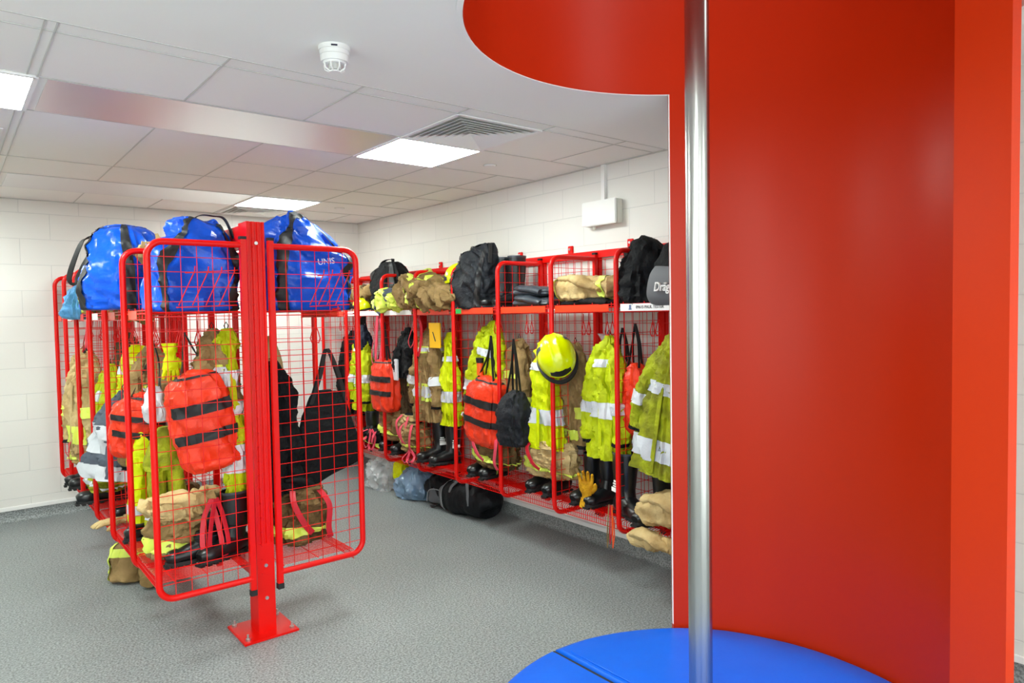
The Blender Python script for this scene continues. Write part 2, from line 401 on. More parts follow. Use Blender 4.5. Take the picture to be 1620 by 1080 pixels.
# junction box on the wall
t = T('junction_box', 'cream junction box with conduit on the right wall above the racks', 'electrical box', (XW, 3.53, 2.44))
P('enclosure', box(new(), -.065, 0, -.165, .165, -.085, .085, .006), 'box_grey', t, smooth=False)
P('lid', box(new(), -.08, -.066, -.168, .168, -.088, .088, .006), 'plastic_white', t, smooth=False)
P('conduit', box(new(), -.028, 0, -.014, .018, .0855, H-2.44-.004), 'plastic_white', t, smooth=False)
P('cable_gland', cyl(cyl(new(), (-.04, .08, -.103), .012, .018, 12), (-.04, .08, -.112), .008, .01, 12), 'box_grey', t)

# ------------------------------------------------------------------ pole shaft
A0 = math.atan2(2.218-CY, 2.818-CX); A1 = math.radians(-34)
TH = .045; ZT = 4.7
def arc(bm, r, a0, a1, z0, z1, n, rev=False):
    v = [[bm.verts.new((CX+r*math.cos(a0+(a1-a0)*i/n), CY+r*math.sin(a0+(a1-a0)*i/n), z)) for i in range(n+1)] for z in (z0, z1)]
    for i in range(n): bm.faces.new((v[0][i], v[0][i+1], v[1][i+1], v[1][i]))
    return v
def shell(bm, r0, r1, a0, a1, z0, z1, n):
    i_ = arc(bm, r0, a0, a1, z0, z1, n); o_ = arc(bm, r1, a0, a1, z0, z1, n)
    for k in range(n):
        for z in (0, 1): bm.faces.new((i_[z][k], i_[z][k+1], o_[z][k+1], o_[z][k]))
    if abs(a1-a0) < 2*PI-.01:
        for k in (0, n): bm.faces.new((i_[0][k], i_[1][k], o_[1][k], o_[0][k]))
    return bm
t = T('pole_shaft_screen', 'curved red screen wall behind the steel pole, from floor up through the ceiling', 'partition', (0, 0, 0))
P('curved_panel', shell(new(), CR, CR+TH, A1, A0, 0, ZT, 64), 'red_wall', t)
P('shaft_lining', shell(new(), CR, CR+.022, A0, math.radians(-62)+2*PI, H-.0005, ZT, 96), 'red_wall', t)
def slab(bm, pts, z0, z1):
    a = [bm.verts.new((x, y, z0)) for x, y in pts]; b = [bm.verts.new((x, y, z1)) for x, y in pts]
    for i in range(len(pts)): j = (i+1) % len(pts); bm.faces.new((a[i], a[j], b[j], b[i]))
    bm.faces.new(a); bm.faces.new(b); return bm
qx, qy = CX+CR*math.cos(A1), CY+CR*math.sin(A1); ex, ey = 2.9, .811
nx, ny = .955, -.297
P('flat_return', slab(new(), [(qx, qy), (ex, ey), (ex+nx*.045, ey+ny*.045), (qx+nx*.045, qy+ny*.045)], 0, ZT), 'red_wall_lit', t, 'flat red return panel, coloured lighter as if lit', smooth=False)
c0, s0 = math.cos(A0), math.sin(A0); tx, ty = -s0, c0
P('edge_strip', slab(new(), [(CX+CR*c0, CY+CR*s0), (CX+(CR+.014)*c0, CY+(CR+.014)*s0), (CX+(CR+.014)*c0+tx*.004, CY+(CR+.014)*s0+ty*.004), (CX+CR*c0+tx*.004, CY+CR*s0+ty*.004)], 0.15, H-.001), 'white_edge', t, 'white painted edge', smooth=False)
S('trim_9', shell(new(), CR+.001, CR+.024, A0+.006, math.radians(-62)+2*PI, H-.004, H-.001, 90), 'plaster')
S('ceiling_upper_floor', box(new(), CX-1.1, CX+1.1, CY-1.1, CY+1.1, ZT+.3, ZT+.4), 'plaster')
t = T('ceiling_light', 'unseen ceiling light added on the upper floor above the pole opening', 'light', (2.75, .95, ZT+.295), 0, 'square ceiling panel lights')  # unseen lamp added to brighten the shaft lining
P('diffuser', box(new(), -.28, .28, -.28, .28, -.004, .003), 'panel_light', t, smooth=False); P('frame', box(new(), -.3, .3, -.3, .3, .0035, .005), 'fixture', t, smooth=False)
t = T('fire_pole', 'polished steel sliding pole rising from the blue round mat', 'pole', (2.165, 1.577, 0))
P('pole_tube', cyl(new(), (0, 0, 0), .0435, ZT+.3, 48), 'steel', t)
# landing mat: two halves with a seam
MH = .147; PX, PY = 2.165, 1.577
def mat_half(a0, a1, shift, seam_n, name, label):
    bm = new(); R = .905; n = 60; prof = [(0, MH), (.4, MH), (.8, MH), (.95, MH-.001), (.985, MH-.01), (1, MH-.03), (1, .03), (.985, .01), (.95, 0.001), (0, 0.001)]
    pts = []
    for i in range(n+1):
        a = a0+(a1-a0)*i/n; pts.append((R*math.cos(a), R*math.sin(a)))
    mid = Vector(((pts[0][0]+pts[-1][0])/2, (pts[0][1]+pts[-1][1])/2))
    ctr = mid+Vector(seam_n)*.25
    ring = [Vector(p) for p in pts]+[Vector(pts[-1])*(1-k/12)+Vector(pts[0])*(k/12) for k in range(1, 12)]
    rows_ = []
    for f, z in prof:
        rows_.append([bm.verts.new((CX+shift[0]+ctr.x+(p.x-ctr.x)*(max(f, .001)), CY+shift[1]+ctr.y+(p.y-ctr.y)*(max(f, .001)), z+(.004*noise.noise(Vector((p.x*3*f, p.y*3*f, 1)))*(f > .3) if z > .1 else 0))) for p in ring])
    L = len(ring)
    for a, b in zip(rows_, rows_[1:]):
        for i in range(L): bm.faces.new((a[i], a[(i+1) % L], b[(i+1) % L], b[i]))
    bm.faces.new(rows_[0]); bm.faces.new(rows_[-1])
    return P(name, bm, 'vinyl_blue', t, label)
t = T('landing_mat', 'thick round blue vinyl landing mat around the foot of the steel pole', 'mat', (0, 0, 0))
SX = 2.188-CX; SA = math.asin(SX/.905)
mat_half(PI/2-SA+.018, 1.5*PI+SA-.018, (0, 0), (-1, 0), 'mat_section', None)
mat_half(-PI/2+SA+.004, PI/2-SA-.002, (0, 0), (1, 0), 'mat_section', None)
bm = new(); sweep(bm, [(CX+SX+.035, CY-.86+.12*k, MH+.0025, .004, .0025) for k in range(15)], side=(1, 0, 0), n=8, m=60, crum=.0015, cf=20); P('seam_hem', bm, 'vinyl_blue', t)
P('seam_gap_shade', box(new(), CX+SX-.016, CX+SX-.001, CY-.895, CY+.895, .002, MH-.012), 'dark', t, 'dark strip standing in for shade in the seam gap', smooth=False)  # dark strip painted in for the shade between the mat halves

# ------------------------------------------------------------------ racks
def loop_panel(t, y, xi, xo, zb=.33, zt=2.115, lab=None):
    """side panel at constant y: xi = inner (post) end, xo = outer end"""
    s = 1 if xo > xi else -1; R = .075; pts = [(xi, y, zt)]
    for k in range(7): a = k/6*PI/2; pts.append((xo-s*R+s*R*math.sin(a), y, zt-R+R*math.cos(a)))
    for k in range(7): a = k/6*PI/2; pts.append((xo-s*R+s*R*math.cos(a), y, zb+R-R*math.sin(a)))
    pts.append((xi, y, zb))
    f = P('side_panel', tube(new(), pts, .0165, 12), 'red_paint', t)
    bm = new(); x_in = xi
    n = 5; stp = (abs(xo-xi))/(n+1)
    for k in range(1, n+1): x = xi+s*stp*k; wire(bm, (x, y, zb), (x, y, zt))
    for k in range(1, 24):
        z = zb+k*(zt-zb)/24; e = xo
        wire(bm, (xi, y, z), (e, y, z))
    P('wire_mesh', bm, 'red_paint', f)
    bm = box(new(), xi-.015, xi+.015, y-.015, y+.015, zb-.06, zt+.03, .002)
    P('upright', bm, 'red_paint', f, smooth=False)
    for z0, z1 in ((zb-.09, zb-.06), (zt+.03, zt+.045)): P('end_cap', box(new(), xi-.0165, xi+.0165, y-.0165, y+.0165, z0, z1), 'dark', f, 'black plastic end cap', smooth=False)
    return f
def hooks(t, x, y, z=1.72, ax='y', n=2):
    bm = new()
    for k in range(n):
        d = (k-(n-1)/2)*.05
        pts = [(0, 0, 0), (0, 0, -.05), (.012, 0, -.09), (.02, 0, -.12), (.01, 0, -.145), (-.012, 0, -.14), (-.02, 0, -.115)]
        tube(bm, [(x+(p[0]+0) if ax == 'x' else x+d, y+d if ax == 'x' else y+p[0], z+p[2]) for p in pts], .003, 6)
        tube(bm, [(x+(-p[0]) if ax == 'x' else x+d, y+d if ax == 'x' else y-p[0], z+p[2]) for p in pts], .003, 6)
    P('coat_hook', bm, 'red_paint', t)
def shelf(t, ya, yb, xf, xb, band='orange_plate', z=1.765, bandy=None):
    """upper wire shelf with a flat name band along its front edge (x = xf)"""
    s = 1 if xb > xf else -1; bm = new(); n = int((yb-ya)/.045)
    for k in range(n+1):
        y = ya+.02+(yb-ya-.04)*k/n; wire(bm, (xf, y, z), (xb, y, z), .0022)
    for x in (xf, (xf+xb)/2, xb): wire(bm, (x, ya+.01, z-.004), (x, yb-.01, z-.004), .003)
    for k in range(4):
        y = ya+.05+(yb-ya-.1)*k/3; tube(bm, [(xf, y, z+.025), (xf, y, z-.04)], .003, 5)
    wire(bm, (xf, ya+.02, z-.035), (xf, yb-.02, z-.035), .003); wire(bm, (xf, ya+.02, z+.012), (xf, yb-.02, z+.012), .003)
    sh = P('shelf', bm, 'red_paint', t)
    b0, b1 = bandy or (ya+.07, yb-.03)
    if band: P('name_band', box(new(), xf-s*.006, xf-s*.003, b0, b1, z-.032, z+.012), band, sh, smooth=False)
    return sh
def basket(t, ya, yb, xf, xb, z=.415):
    s = 1 if xb > xf else -1; bm = new(); n = int((yb-ya)/.021)
    for k in range(n+1):
        y = ya+.02+(yb-ya-.04)*k/n; tube(bm, [(xb, y, z), (xf+s*.012, y, z), (xf, y, z-.008), (xf, y, z-.06)], .0022, 5)
    for x in (xf+s*.06, (xf+xb)/2, xb-s*.02): wire(bm, (x, ya+.01, z-.004), (x, yb-.01, z-.004), .003)
    for dz in (.03, .06): wire(bm, (xf, ya+.01, z-dz), (xf, yb-.01, z-dz), .0025)
    return P('boot_grid', bm, 'red_paint', t)
def mesh_y(bm, x, ya, yb, z0, z1, p=.075):
    n = max(1, int((yb-ya)/p))
    for k in range(1, n): y = ya+(yb-ya)*k/n; wire(bm, (x, y, z0), (x, y, z1), .0022)
    m = int((z1-z0)/p)
    for k in range(m+1): z = z0+(z1-z0)*k/m; wire(bm, (x, ya, z), (x, yb, z), .0022)

WY = [2.39, 2.99, 3.59, 4.19, 4.79, 5.39, 5.99, 6.76, 7.34]
rack = T('kit_rack', 'long red wire kit rack fixed along the right wall', 'kit rack', (3.72, 2.39, 0))
RK = lambda: rack
def loc_fix(root):  # children built in world coordinates
    for c in list(root.children): c.matrix_parent_inverse = Matrix.Translation(root.location).inverted()
for y in WY: loop_panel(rack, y, 3.70, 3.266)
bands = ['label_white', 'orange_plate', 'orange_plate', 'orange_plate', 'orange_plate', 'label_white', 'label_white', 'orange_plate']
for i in range(8):
    a, b = WY[i], WY[i+1]
    sh = shelf(rack, a, b, 3.275, 3.69, bands[i]); basket(rack, a, b, 3.27, 3.69)
    for k in (0, 1): hooks(rack, 3.42, a+.2+.22*k)
    bm = new(); mesh_y(bm, 3.715, a, b, .34, 2.11); P('back_mesh', bm, 'red_paint', rack)
    if i == 0:
        text('09615 PAUL TESTER', sh, (3.268, 2.728, 1.755), (PI/2, 0, -PI/2), .0245, 'ink', bold=.0004)
        bm = new(); box(bm, 3.2675, 3.2685, 2.872, 2.888, 1.74, 1.77); box(bm, 3.2675, 3.2685, 2.866, 2.894, 1.742, 1.746); P('crest', bm, 'crest', sh)
    if i == 3: P('green_tag', box(new(), 3.2665, 3.2695, 4.68, 4.755, 1.735, 1.775), 'green_tag', sh, 'green paper tag')
P('top_rail', box(box(new(), 3.71, XW-.001, 2.36, 7.38, 2.125, 2.165), 3.75, XW-.001, 2.36, 7.38, 2.165, 2.18), 'red_paint', rack, smooth=False)
P('bottom_rail', box(new(), 3.72, XW-.001, 2.36, 7.38, .26, .30), 'red_paint', rack, smooth=False)
for y in WY:
    P('rear_upright', box(new(), 3.722, 3.752, y-.02, y+.02, .22, 2.125), 'red_paint', rack, smooth=False)
for y in (2.69, 3.29, 3.89, 4.49, 5.09, 5.69, 6.37):
    tb = P('fixing_tab', box(new(), 3.738, XW-.001, y-.025, y+.025, 2.18, 2.235, .003), 'red_paint', rack, smooth=False)
    P('bolt', cyl(new(), (3.73, y, 2.21), .009, .009, 10, 'x'), 'bolt', tb, 'steel bolt head')
loc_fix(rack)

IY = [3.78+.6*k for k in range(7)]
isl = T('kit_rack', 'free-standing double-sided red wire kit rack on a steel post and base plate', 'kit rack', (1.32, 3.87, 0))
for y in IY: loop_panel(isl, y, 1.245, .785)
for y in (3.78, 4.40): loop_panel(isl, y, 1.392, 1.895)
for i in range(6):
    a, b = IY[i], IY[i+1]
    sh = shelf(isl, a, b, .80, 1.23, 'label_white' if i in (2, 4) else 'orange_plate', bandy=(a+.33, b-.06)); basket(isl, a, b, .80, 1.23)
    hooks(isl, 1.0, a+.3, ax='x', n=2); hooks(isl, 1.12, a+.42, ax='x', n=1)
    bm = new(); mesh_y(bm, 1.30, a, b, .34, 2.11); P('back_mesh', bm, 'red_paint', isl)
shelf(isl, 3.78, 4.40, 1.80, 1.40, 'orange_plate'); basket(isl, 3.78, 4.40, 1.84, 1.40, z=.36)
hooks(isl, 1.72, 3.98, ax='x', n=2)
# wire brackets with slanted prongs on the front side panels
for xa, xb_ in ((1.235, .97), (1.89, 1.68)):
    bm = new(); s = -1
    wire(bm, (xa, 3.83, 1.985), (xb_, 3.83, 1.965), .003); wire(bm, (xa, 3.86, 1.80), (xb_-.04, 3.86, 1.79), .003)
    for k in range(4): x = xa+(xb_-xa)*(k+.3)/4; tube(bm, [(x, 3.822, 2.0), (x, 3.83, 1.975), (x-.075, 3.86, 1.80)], .003, 5)
    P('prong_bracket', bm, 'red_paint', isl)
# posts and beam
def post(y0_, y1_, zt):
    bm = new(); zb = .012
    box(bm, 1.275, 1.37, y0_, y1_, zb, .5)
    prof = [(1.275, y0_), (1.29, y0_), (1.293, y0_+.006), (1.300, y0_+.006), (1.303, y0_), (1.318, y0_), (1.321, y0_+.006), (1.328, y0_+.006), (1.331, y0_), (1.346, y0_), (1.349, y0_+.006), (1.356, y0_+.006), (1.359, y0_), (1.37, y0_), (1.37, y1_), (1.275, y1_)]
    slab(bm, prof, .5, zt); return bm
for k, (ya, yb) in enumerate(((3.80, 3.93), (5.52, 5.62), (7.24, 7.34))):
    p = P('post', post(ya, yb, 2.245), 'red_paint', isl, smooth=False)
    if k == 0:
        for z in (2.13, .38, .20): P('bolt', cyl(new(), (1.322, ya-.008, z), .0095, .012, 12, 'y'), 'bolt', p, 'steel bolt head')
    yc = (ya+yb)/2; b = P('base_plate', box(new(), 1.172, 1.468, yc-.145, yc+.15, .0006, .0126, .002), 'red_paint', isl, smooth=False)
    for bx in (1.20, 1.44):
        for by in (-.11, .115): P('anchor_bolt', cyl(cyl(new(), (bx, yc+by, .0126), .013, .012, 6), (bx, yc+by, .0246), .006, .022, 10), 'bolt', b, 'steel anchor bolt')
P('top_beam', box(new(), 1.28, 1.365, 3.93, 7.24, 2.125, 2.235, .003), 'red_paint', isl, smooth=False)
P('bottom_beam', box(new(), 1.28, 1.365, 3.93, 7.24, .30, .36, .003), 'red_paint', isl, smooth=False)
loc_fix(isl)

# ------------------------------------------------------------------ kit builders
def band(bm, path, v0, v1, off=.004, **k):
    return sweep(bm, path, off=off, v0=v0, v1=v1, m=4, **{**k, 'caps': (0, 0)})
def jacket(lab, loc, rz, cat='jacket', L=.75, W=.19, D=.085, m='hivis', stripes=('silver',), bands=((.52, .58), (.84, .90)), seed=1, sleeve=True, group=None, cuff='black_cloth', lean=0, name='hanging_jacket', slen=.62):
    t = T(name, lab, cat, loc, rz, group)
    rn = random.Random(seed); j = lambda v: v*(1+rn.uniform(-.1, .1))
    path = [(0, 0, 0, .02, .02), (lean*.05, 0, -.06*L, .045, .045), (lean*.15, 0, -.16*L, j(W*.48), D*.75), (lean*.35, 0, -.34*L, j(W*.74), D), (lean*.7, 0, -.62*L, j(W*.95), D*1.02), (lean, 0, -L, j(W*1.12), D*1.05)]
    kw = dict(side=(1, 0, 0), n=72, fold=.18, ff=8, seed=seed, crum=.027, cf=13, zs=.33, cr2=2.2, e=2.2)
    P('body', sweep(new(), path, m=64, **kw), m, t)
    for i, (a, b) in enumerate(bands):
        g = .012
        o = P('reflective_band', band(new(), path, a, b, off=.007, **kw), stripes[0], t)
        if len(stripes) > 1: P('contrast_band', band(new(), path, a-g*1.6, b+g*1.6, off=.0035, **kw), stripes[1], t)
    P('collar', sweep(new(), [(0, .0, .015, .03, .02), (.004, 0, -.03, .048, .038), (-.01, 0, -.08, .06, .05)], n=32, m=10, fold=.3, crum=.012, cf=16, seed=seed+3), m, t)
    P('zip_flap', strap(new(), [(0, -.05, -.07), (lean*.3, -D*.98, -L*.32), (lean*.6, -D*1.1, -L*.6), (lean*.95, -D*1.2, -L*.97)], .03, .008), m, t)
    P('hanging_loop', tube(new(), [(0, 0, 0), (-.012, 0, .03), (0, 0, .05), (.012, 0, .03), (0, 0, 0)], .003, 6), 'strap_black', t)
    if sleeve:
        for s in (-1, 1):
            sa = .10; sp = [(s*W*.22, -.01, -.05, .03, .035), (s*W*.52+lean*.1, -.025, -sa-.04, .05, .05), (s*W*.82+lean*.3, -.045, -sa-slen*.38, j(.058), .052), (s*W*.98+lean*.5, -.055, -sa-slen*.7, j(.056), .050), (s*W*1.0+lean*.7, -.05, -sa-slen, .052, .044)]
            k2 = dict(side=(1, 0, 0), n=30, fold=.16, ff=4, seed=seed+s*5, crum=.018, cf=17, zs=.7, cr2=2)
            sl = P('sleeve', sweep(new(), sp, m=44, **k2), m, t)
            if bands: P('sleeve_band', band(new(), sp, .62, .72, off=.005, **k2), stripes[0], sl)
            P('cuff', sweep(new(), sp, m=4, v0=.95, v1=1.0, off=.003, **k2), cuff, sl)
    return t
def red_bag(lab, loc, rz, W=.15, L=.38, D=.08, m='red_bag', seed=1, stripes=True, group='red drawstring kit bags', cat='bag', name='kit_bag', strap_m='strap_black', tilt=0, sl=.2):
    t = T(name, lab, cat, loc, rz, group, ry=tilt)
    path = [(0, 0, 0, .03, .025), (0, 0, -.03, W*.55, D*.6), (0, 0, -.10, W*.88, D*.9), (0, 0, -L*.55, W, D), (0, 0, -L*.86, W*.94, D*.95), (0, 0, -L*.98, W*.7, D*.7), (0, 0, -L, W*.2, D*.2)]
    kw = dict(n=64, fold=.10, ff=6, seed=seed, crum=.022, cf=10, zs=.5, cr2=2.2, e=3)
    P('bag_body', sweep(new(), path, m=56, **kw), m, t)
    if stripes:
        for a, b in ((.40, .445), (.52, .565)):
            P('black_tape', sweep(new(), path, m=4, off=.007, v0=a, v1=b, caps=(0, 0), u0=.0625, u1=.4375, **{**kw, 'n': 24}), 'strap_black', t)
        P('zip_edge', sweep(new(), path, m=3, off=.004, v0=.17, v1=.215, caps=(0, 0), **kw), 'strap_black', t)
    bm = new()
    for s in (-1, 1): strap(bm, [(s*W*.5, -D*.3, -.05), (s*.025, 0, sl*.5), (0, 0, sl), (s*.03, .01, sl*.5), (s*W*.35, D*.3, -.05)], .02, .004, side=(0, 1, 0))
    P('carry_strap', bm, strap_m, t)
    return t
def boot(lab, loc, rz, h=.36, m='rubber', sole='dark', s=1, label_side=None, rx=0, ry=0, group='fire boots', trim=None):
    t = T('fire_boot', lab, 'boot', loc, rz, group, rx=rx, ry=ry)
    wl = .058*s
    path = [(-.01, 0, h, wl, .074*s), (-.01, 0, h*.75, wl*.98, .072*s), (-.01, 0, h*.5, wl*.9, .064*s), (-.005, 0, .15, wl*.82, .058*s), (.005, 0, .095, wl*.82, .062*s)]
    P('shaft', sweep(new(), path, side=(0, 1, 0), n=28, m=24, fold=.03, ff=4, seed=loc[1], crum=.004, caps=(0, 0)), m, t)
    P('lining', sweep(new(), [(-.01, 0, h-.002, wl*.94, .07*s), (-.01, 0, h-.06, wl*.86, .064*s)], side=(0, 1, 0), n=28, m=3, caps=(0, 1)), 'black_cloth', t)
    P('top_binding', sweep(new(), path, side=(0, 1, 0), n=28, m=3, v0=0, v1=.05, off=.003, fold=.03, ff=4, seed=loc[1], crum=.004, caps=(0, 0)), 'rubber_grey', t)
    foot = [(-.075*s, 0, .055, .02, .02), (-.06*s, 0, .06, .042*s, .042*s), (-.01*s, 0, .075, .05*s, .062*s), (.06*s, 0, .066, .05*s, .052*s), (.13*s, 0, .055, .054*s, .040*s), (.185*s, 0, .052, .048*s, .034*s), (.215*s, 0, .046, .024*s, .018*s)]
    P('foot', sweep(new(), foot, side=(0, 1, 0), n=26, m=26, crum=.004, seed=3), m, t)
    bm = new(); out = []
    for i in range(28):
        a = 2*PI*i/28; x = math.cos(a); y = math.sin(a); out.append((.07*s+.15*s*x, (.046 if x < 0 else .056)*s*y))
    slab(bm, out, .012, .03)
    for i in range(9):
        x = -.06*s+i*.034*s
        if i in (3,): continue
        wd = .04*s if i < 8 else .026*s
        box(bm, x-.011*s, x+.011*s, -wd, wd, 0, .013)
    P('sole', bm, sole, t, smooth=False)
    P('toe_cap', sweep(new(), foot, side=(0, 1, 0), n=26, m=8, v0=.72, v1=1, off=.003, crum=.004, seed=3), m, t)
    if trim: P('reflective_piping', sweep(new(), foot, side=(0, 1, 0), n=26, m=2, v0=.55, v1=.58, off=.004, crum=.004, seed=3, caps=(0, 0)), trim, t)
    if label_side:
        bm = new(); yb = label_side*wl
        for (zz, x_0, x_1, hh) in ((.46, -.03, .02, .008), (.5, -.03, .02, .008), (.54, -.02, .015, .009), (.38, -.05, .02, .026)):
            box(bm, x_0, x_1, yb*.985-.003, yb*.985+.003, h*zz, h*zz+hh)
        P('size_label', bm, 'label_white', t, 'white printed labels')
    return t
def trousers(lab, loc, rz, W=.17, D=.13, Hh=.28, m='tan', seed=1, straps='strap_red', bandm='lime_stripe', group='bunched fire trousers'):
    """trousers pushed down over a pair of boots, braces hanging"""
    t = T('fire_trousers', lab, 'trousers', loc, rz, group)
    path = [(0, 0, Hh, W*.62, D*.6), (0, 0, Hh*.98, W*.8, D*.8), (0, 0, Hh*.75, W, D), (.01, 0, Hh*.5, W*.93, D*.9), (0, 0, Hh*.28, W*1.04, D*1.0), (0, 0, Hh*.08, W*.9, D*.86), (0, 0, 0, W*.6, D*.6)]
    kw = dict(n=64, fold=.16, ff=8, seed=seed, crum=.034, cf=12, zs=1.1, cr2=2)
    P('waist', sweep(new(), path, m=52, **kw), m, t)
    P('leg_band', band(new(), path, .62, .72, off=.005, **kw), bandm, t)
    P('inner_lining', sweep(new(), [(0, 0, Hh*1.01, W*.66, D*.62), (0, 0, Hh*1.04, W*.5, D*.45), (0, 0, Hh*.95, W*.3, D*.3)], n=24, m=6, crum=.01), 'black_cloth', t)
    if straps:
        bm = new()
        strap(bm, [(W*.5, -D*.8, Hh*.98), (W*.75, -D*1.25, Hh*.7), (W*.7, -D*1.3, Hh*.3), (W*.8, -D*1.2, .03)], .035, .004)
        strap(bm, [(-W*.4, -D*.7, Hh*1.0), (-W*.5, -D*1.25, Hh*.8), (-W*.2, -D*1.35, Hh*.45), (.02, -D*1.25, .08)], .035, .004)
        P('braces', bm, straps, t)
    return t
def hung_trousers(lab, loc, rz, L=.5, W=.12, m='tan', seed=1, bandm='lime_stripe', straps=None, D=.05):
    t = T('hanging_trousers', lab, 'trousers', loc, rz)
    top = [(0, 0, 0, .04, .03), (0, 0, -.04, W*.7, D), (0, 0, -.16, W, D*1.2), (0, 0, -.24, W*1.02, D*1.2)]
    P('waist', sweep(new(), top, n=32, m=16, fold=.12, seed=seed, crum=.012), m, t)
    for s in (-1, 1):
        lp = [(s*W*.45, 0, -.18, W*.5, D*1.1), (s*W*.55, -.01, -L*.6, W*.5, D*1.1), (s*W*.6, 0, -L, W*.55, D*1.1)]
        k = dict(n=24, fold=.14, ff=4, seed=seed+s, crum=.012, cf=12)
        l = P('trouser_leg', sweep(new(), lp, m=24, **k), m, t); P('leg_band', band(new(), lp, .74, .86, off=.004, **k), bandm, l)
    if straps:
        bm = new(); strap(bm, [(-.04, 0, -.02), (-.05, -.03, .06), (0, -.02, .1), (.05, -.03, .05), (.04, 0, -.02)], .03, .004, side=(0, 1, 0)); P('braces', bm, straps, t)
    return t
def folded(lab, loc, rz, L=.5, D=.17, Hh=.085, m='tan_light', seed=1, bands=((.2, .26),), cat='coat', name='folded_coat', bm_='lime_stripe', crum=.014, group=None, arch=0, e=3):
    t = T(name, lab, cat, loc, rz, group)
    path = [(-L/2, 0, Hh*.8, Hh*.4, D*.6), (-L/2+.02, 0, Hh, Hh*.85, D*.9), (-L*.2, 0, Hh+arch*.6, Hh, D), (L*.05, .01, Hh+arch, Hh*1.05, D*1.02), (L*.3, 0, Hh+arch*.5, Hh*.95, D), (L/2-.02, 0, Hh, Hh*.85, D*.92), (L/2, 0, Hh*.8, Hh*.4, D*.6)]
    path = [(a, b, c, e_, d) for a, b, c, d, e_ in path]
    kw = dict(side=(0, 1, 0), n=60, e=e, fold=.06, ff=5, seed=seed, crum=crum*1.5, cf=10, cr2=2)
    P('folded_cloth', sweep(new(), path, m=64, **kw), m, t)
    for a, b in bands: P('reflective_band', band(new(), path, a, b, off=.005, **kw), bm_, t)
    P('sleeve_fold', sweep(new(), [(-L*.38, -D*.5, Hh*1.9+arch*.3, .05, .02), (-L*.1, -D*.75, Hh*1.75+arch, .055, .03), (L*.2, -D*.85, Hh*1.2+arch, .05, .028), (L*.34, -D*.9, Hh*.8, .04, .022)], side=(0, 1, 0), n=22, m=20, crum=crum*1.2, cf=13, seed=seed+2), m, t)
    return t
def holdall(lab, loc, rz, L=.44, W=.17, Hh=.42, m='blue_bag', seed=1, sm='strap_black', group='large blue kit bags', lean=0, txt=None, ry=0, handle=.1, prof=None, ee=3.4):
    t = T('holdall', lab, 'bag', loc, rz, group, ry=ry)
    path = [(0, 0, 0.0, L*.40, W*.8), (0, 0, .02, L*.49, W*.97), (0, 0, Hh*.3, L*.5, W), (lean*.4, 0, Hh*.6, L*.46, W*.92), (lean*.8, 0, Hh*.85, L*.34, W*.7), (lean, 0, Hh*.97, L*.2, W*.4), (lean, 0, Hh, L*.06, W*.1)]
    if prof: path = [(a, b, c*Hh, d*L, e_*W) for a, b, c, d, e_ in prof]
    kw = dict(n=80, e=ee, fold=.05, ff=5, seed=seed, crum=.034, cf=8, cr2=2.2)
    P('bag_body', sweep(new(), path, m=64, **kw), m, t)
    for a, b in ((.15, .195), (.345, .39)):
        pass
    for u in (.6125, .825):
        P('webbing', sweep(new(), path, m=54, off=.008, v0=.03, v1=.86, caps=(0, 0), u0=u, u1=u+.0625, **{**kw, 'n': 5}), sm, t)
    P('zip', sweep(new(), path, m=3, off=.004, v0=.80, v1=.815, caps=(0, 0), **kw), sm, t)
    if handle: P('carry_handle', strap(new(), [(lean-.10, -W*.55, Hh*.72), (lean-.09, -W*.35, Hh*.95), (lean-.04, -.02, Hh+handle*.8), (lean+.04, 0, Hh+handle), (lean+.1, -.02, Hh+handle*.3), (lean+.14, -W*.4, Hh*.72)], .035, .005, side=(0, 1, 0)), sm, t)
    return t
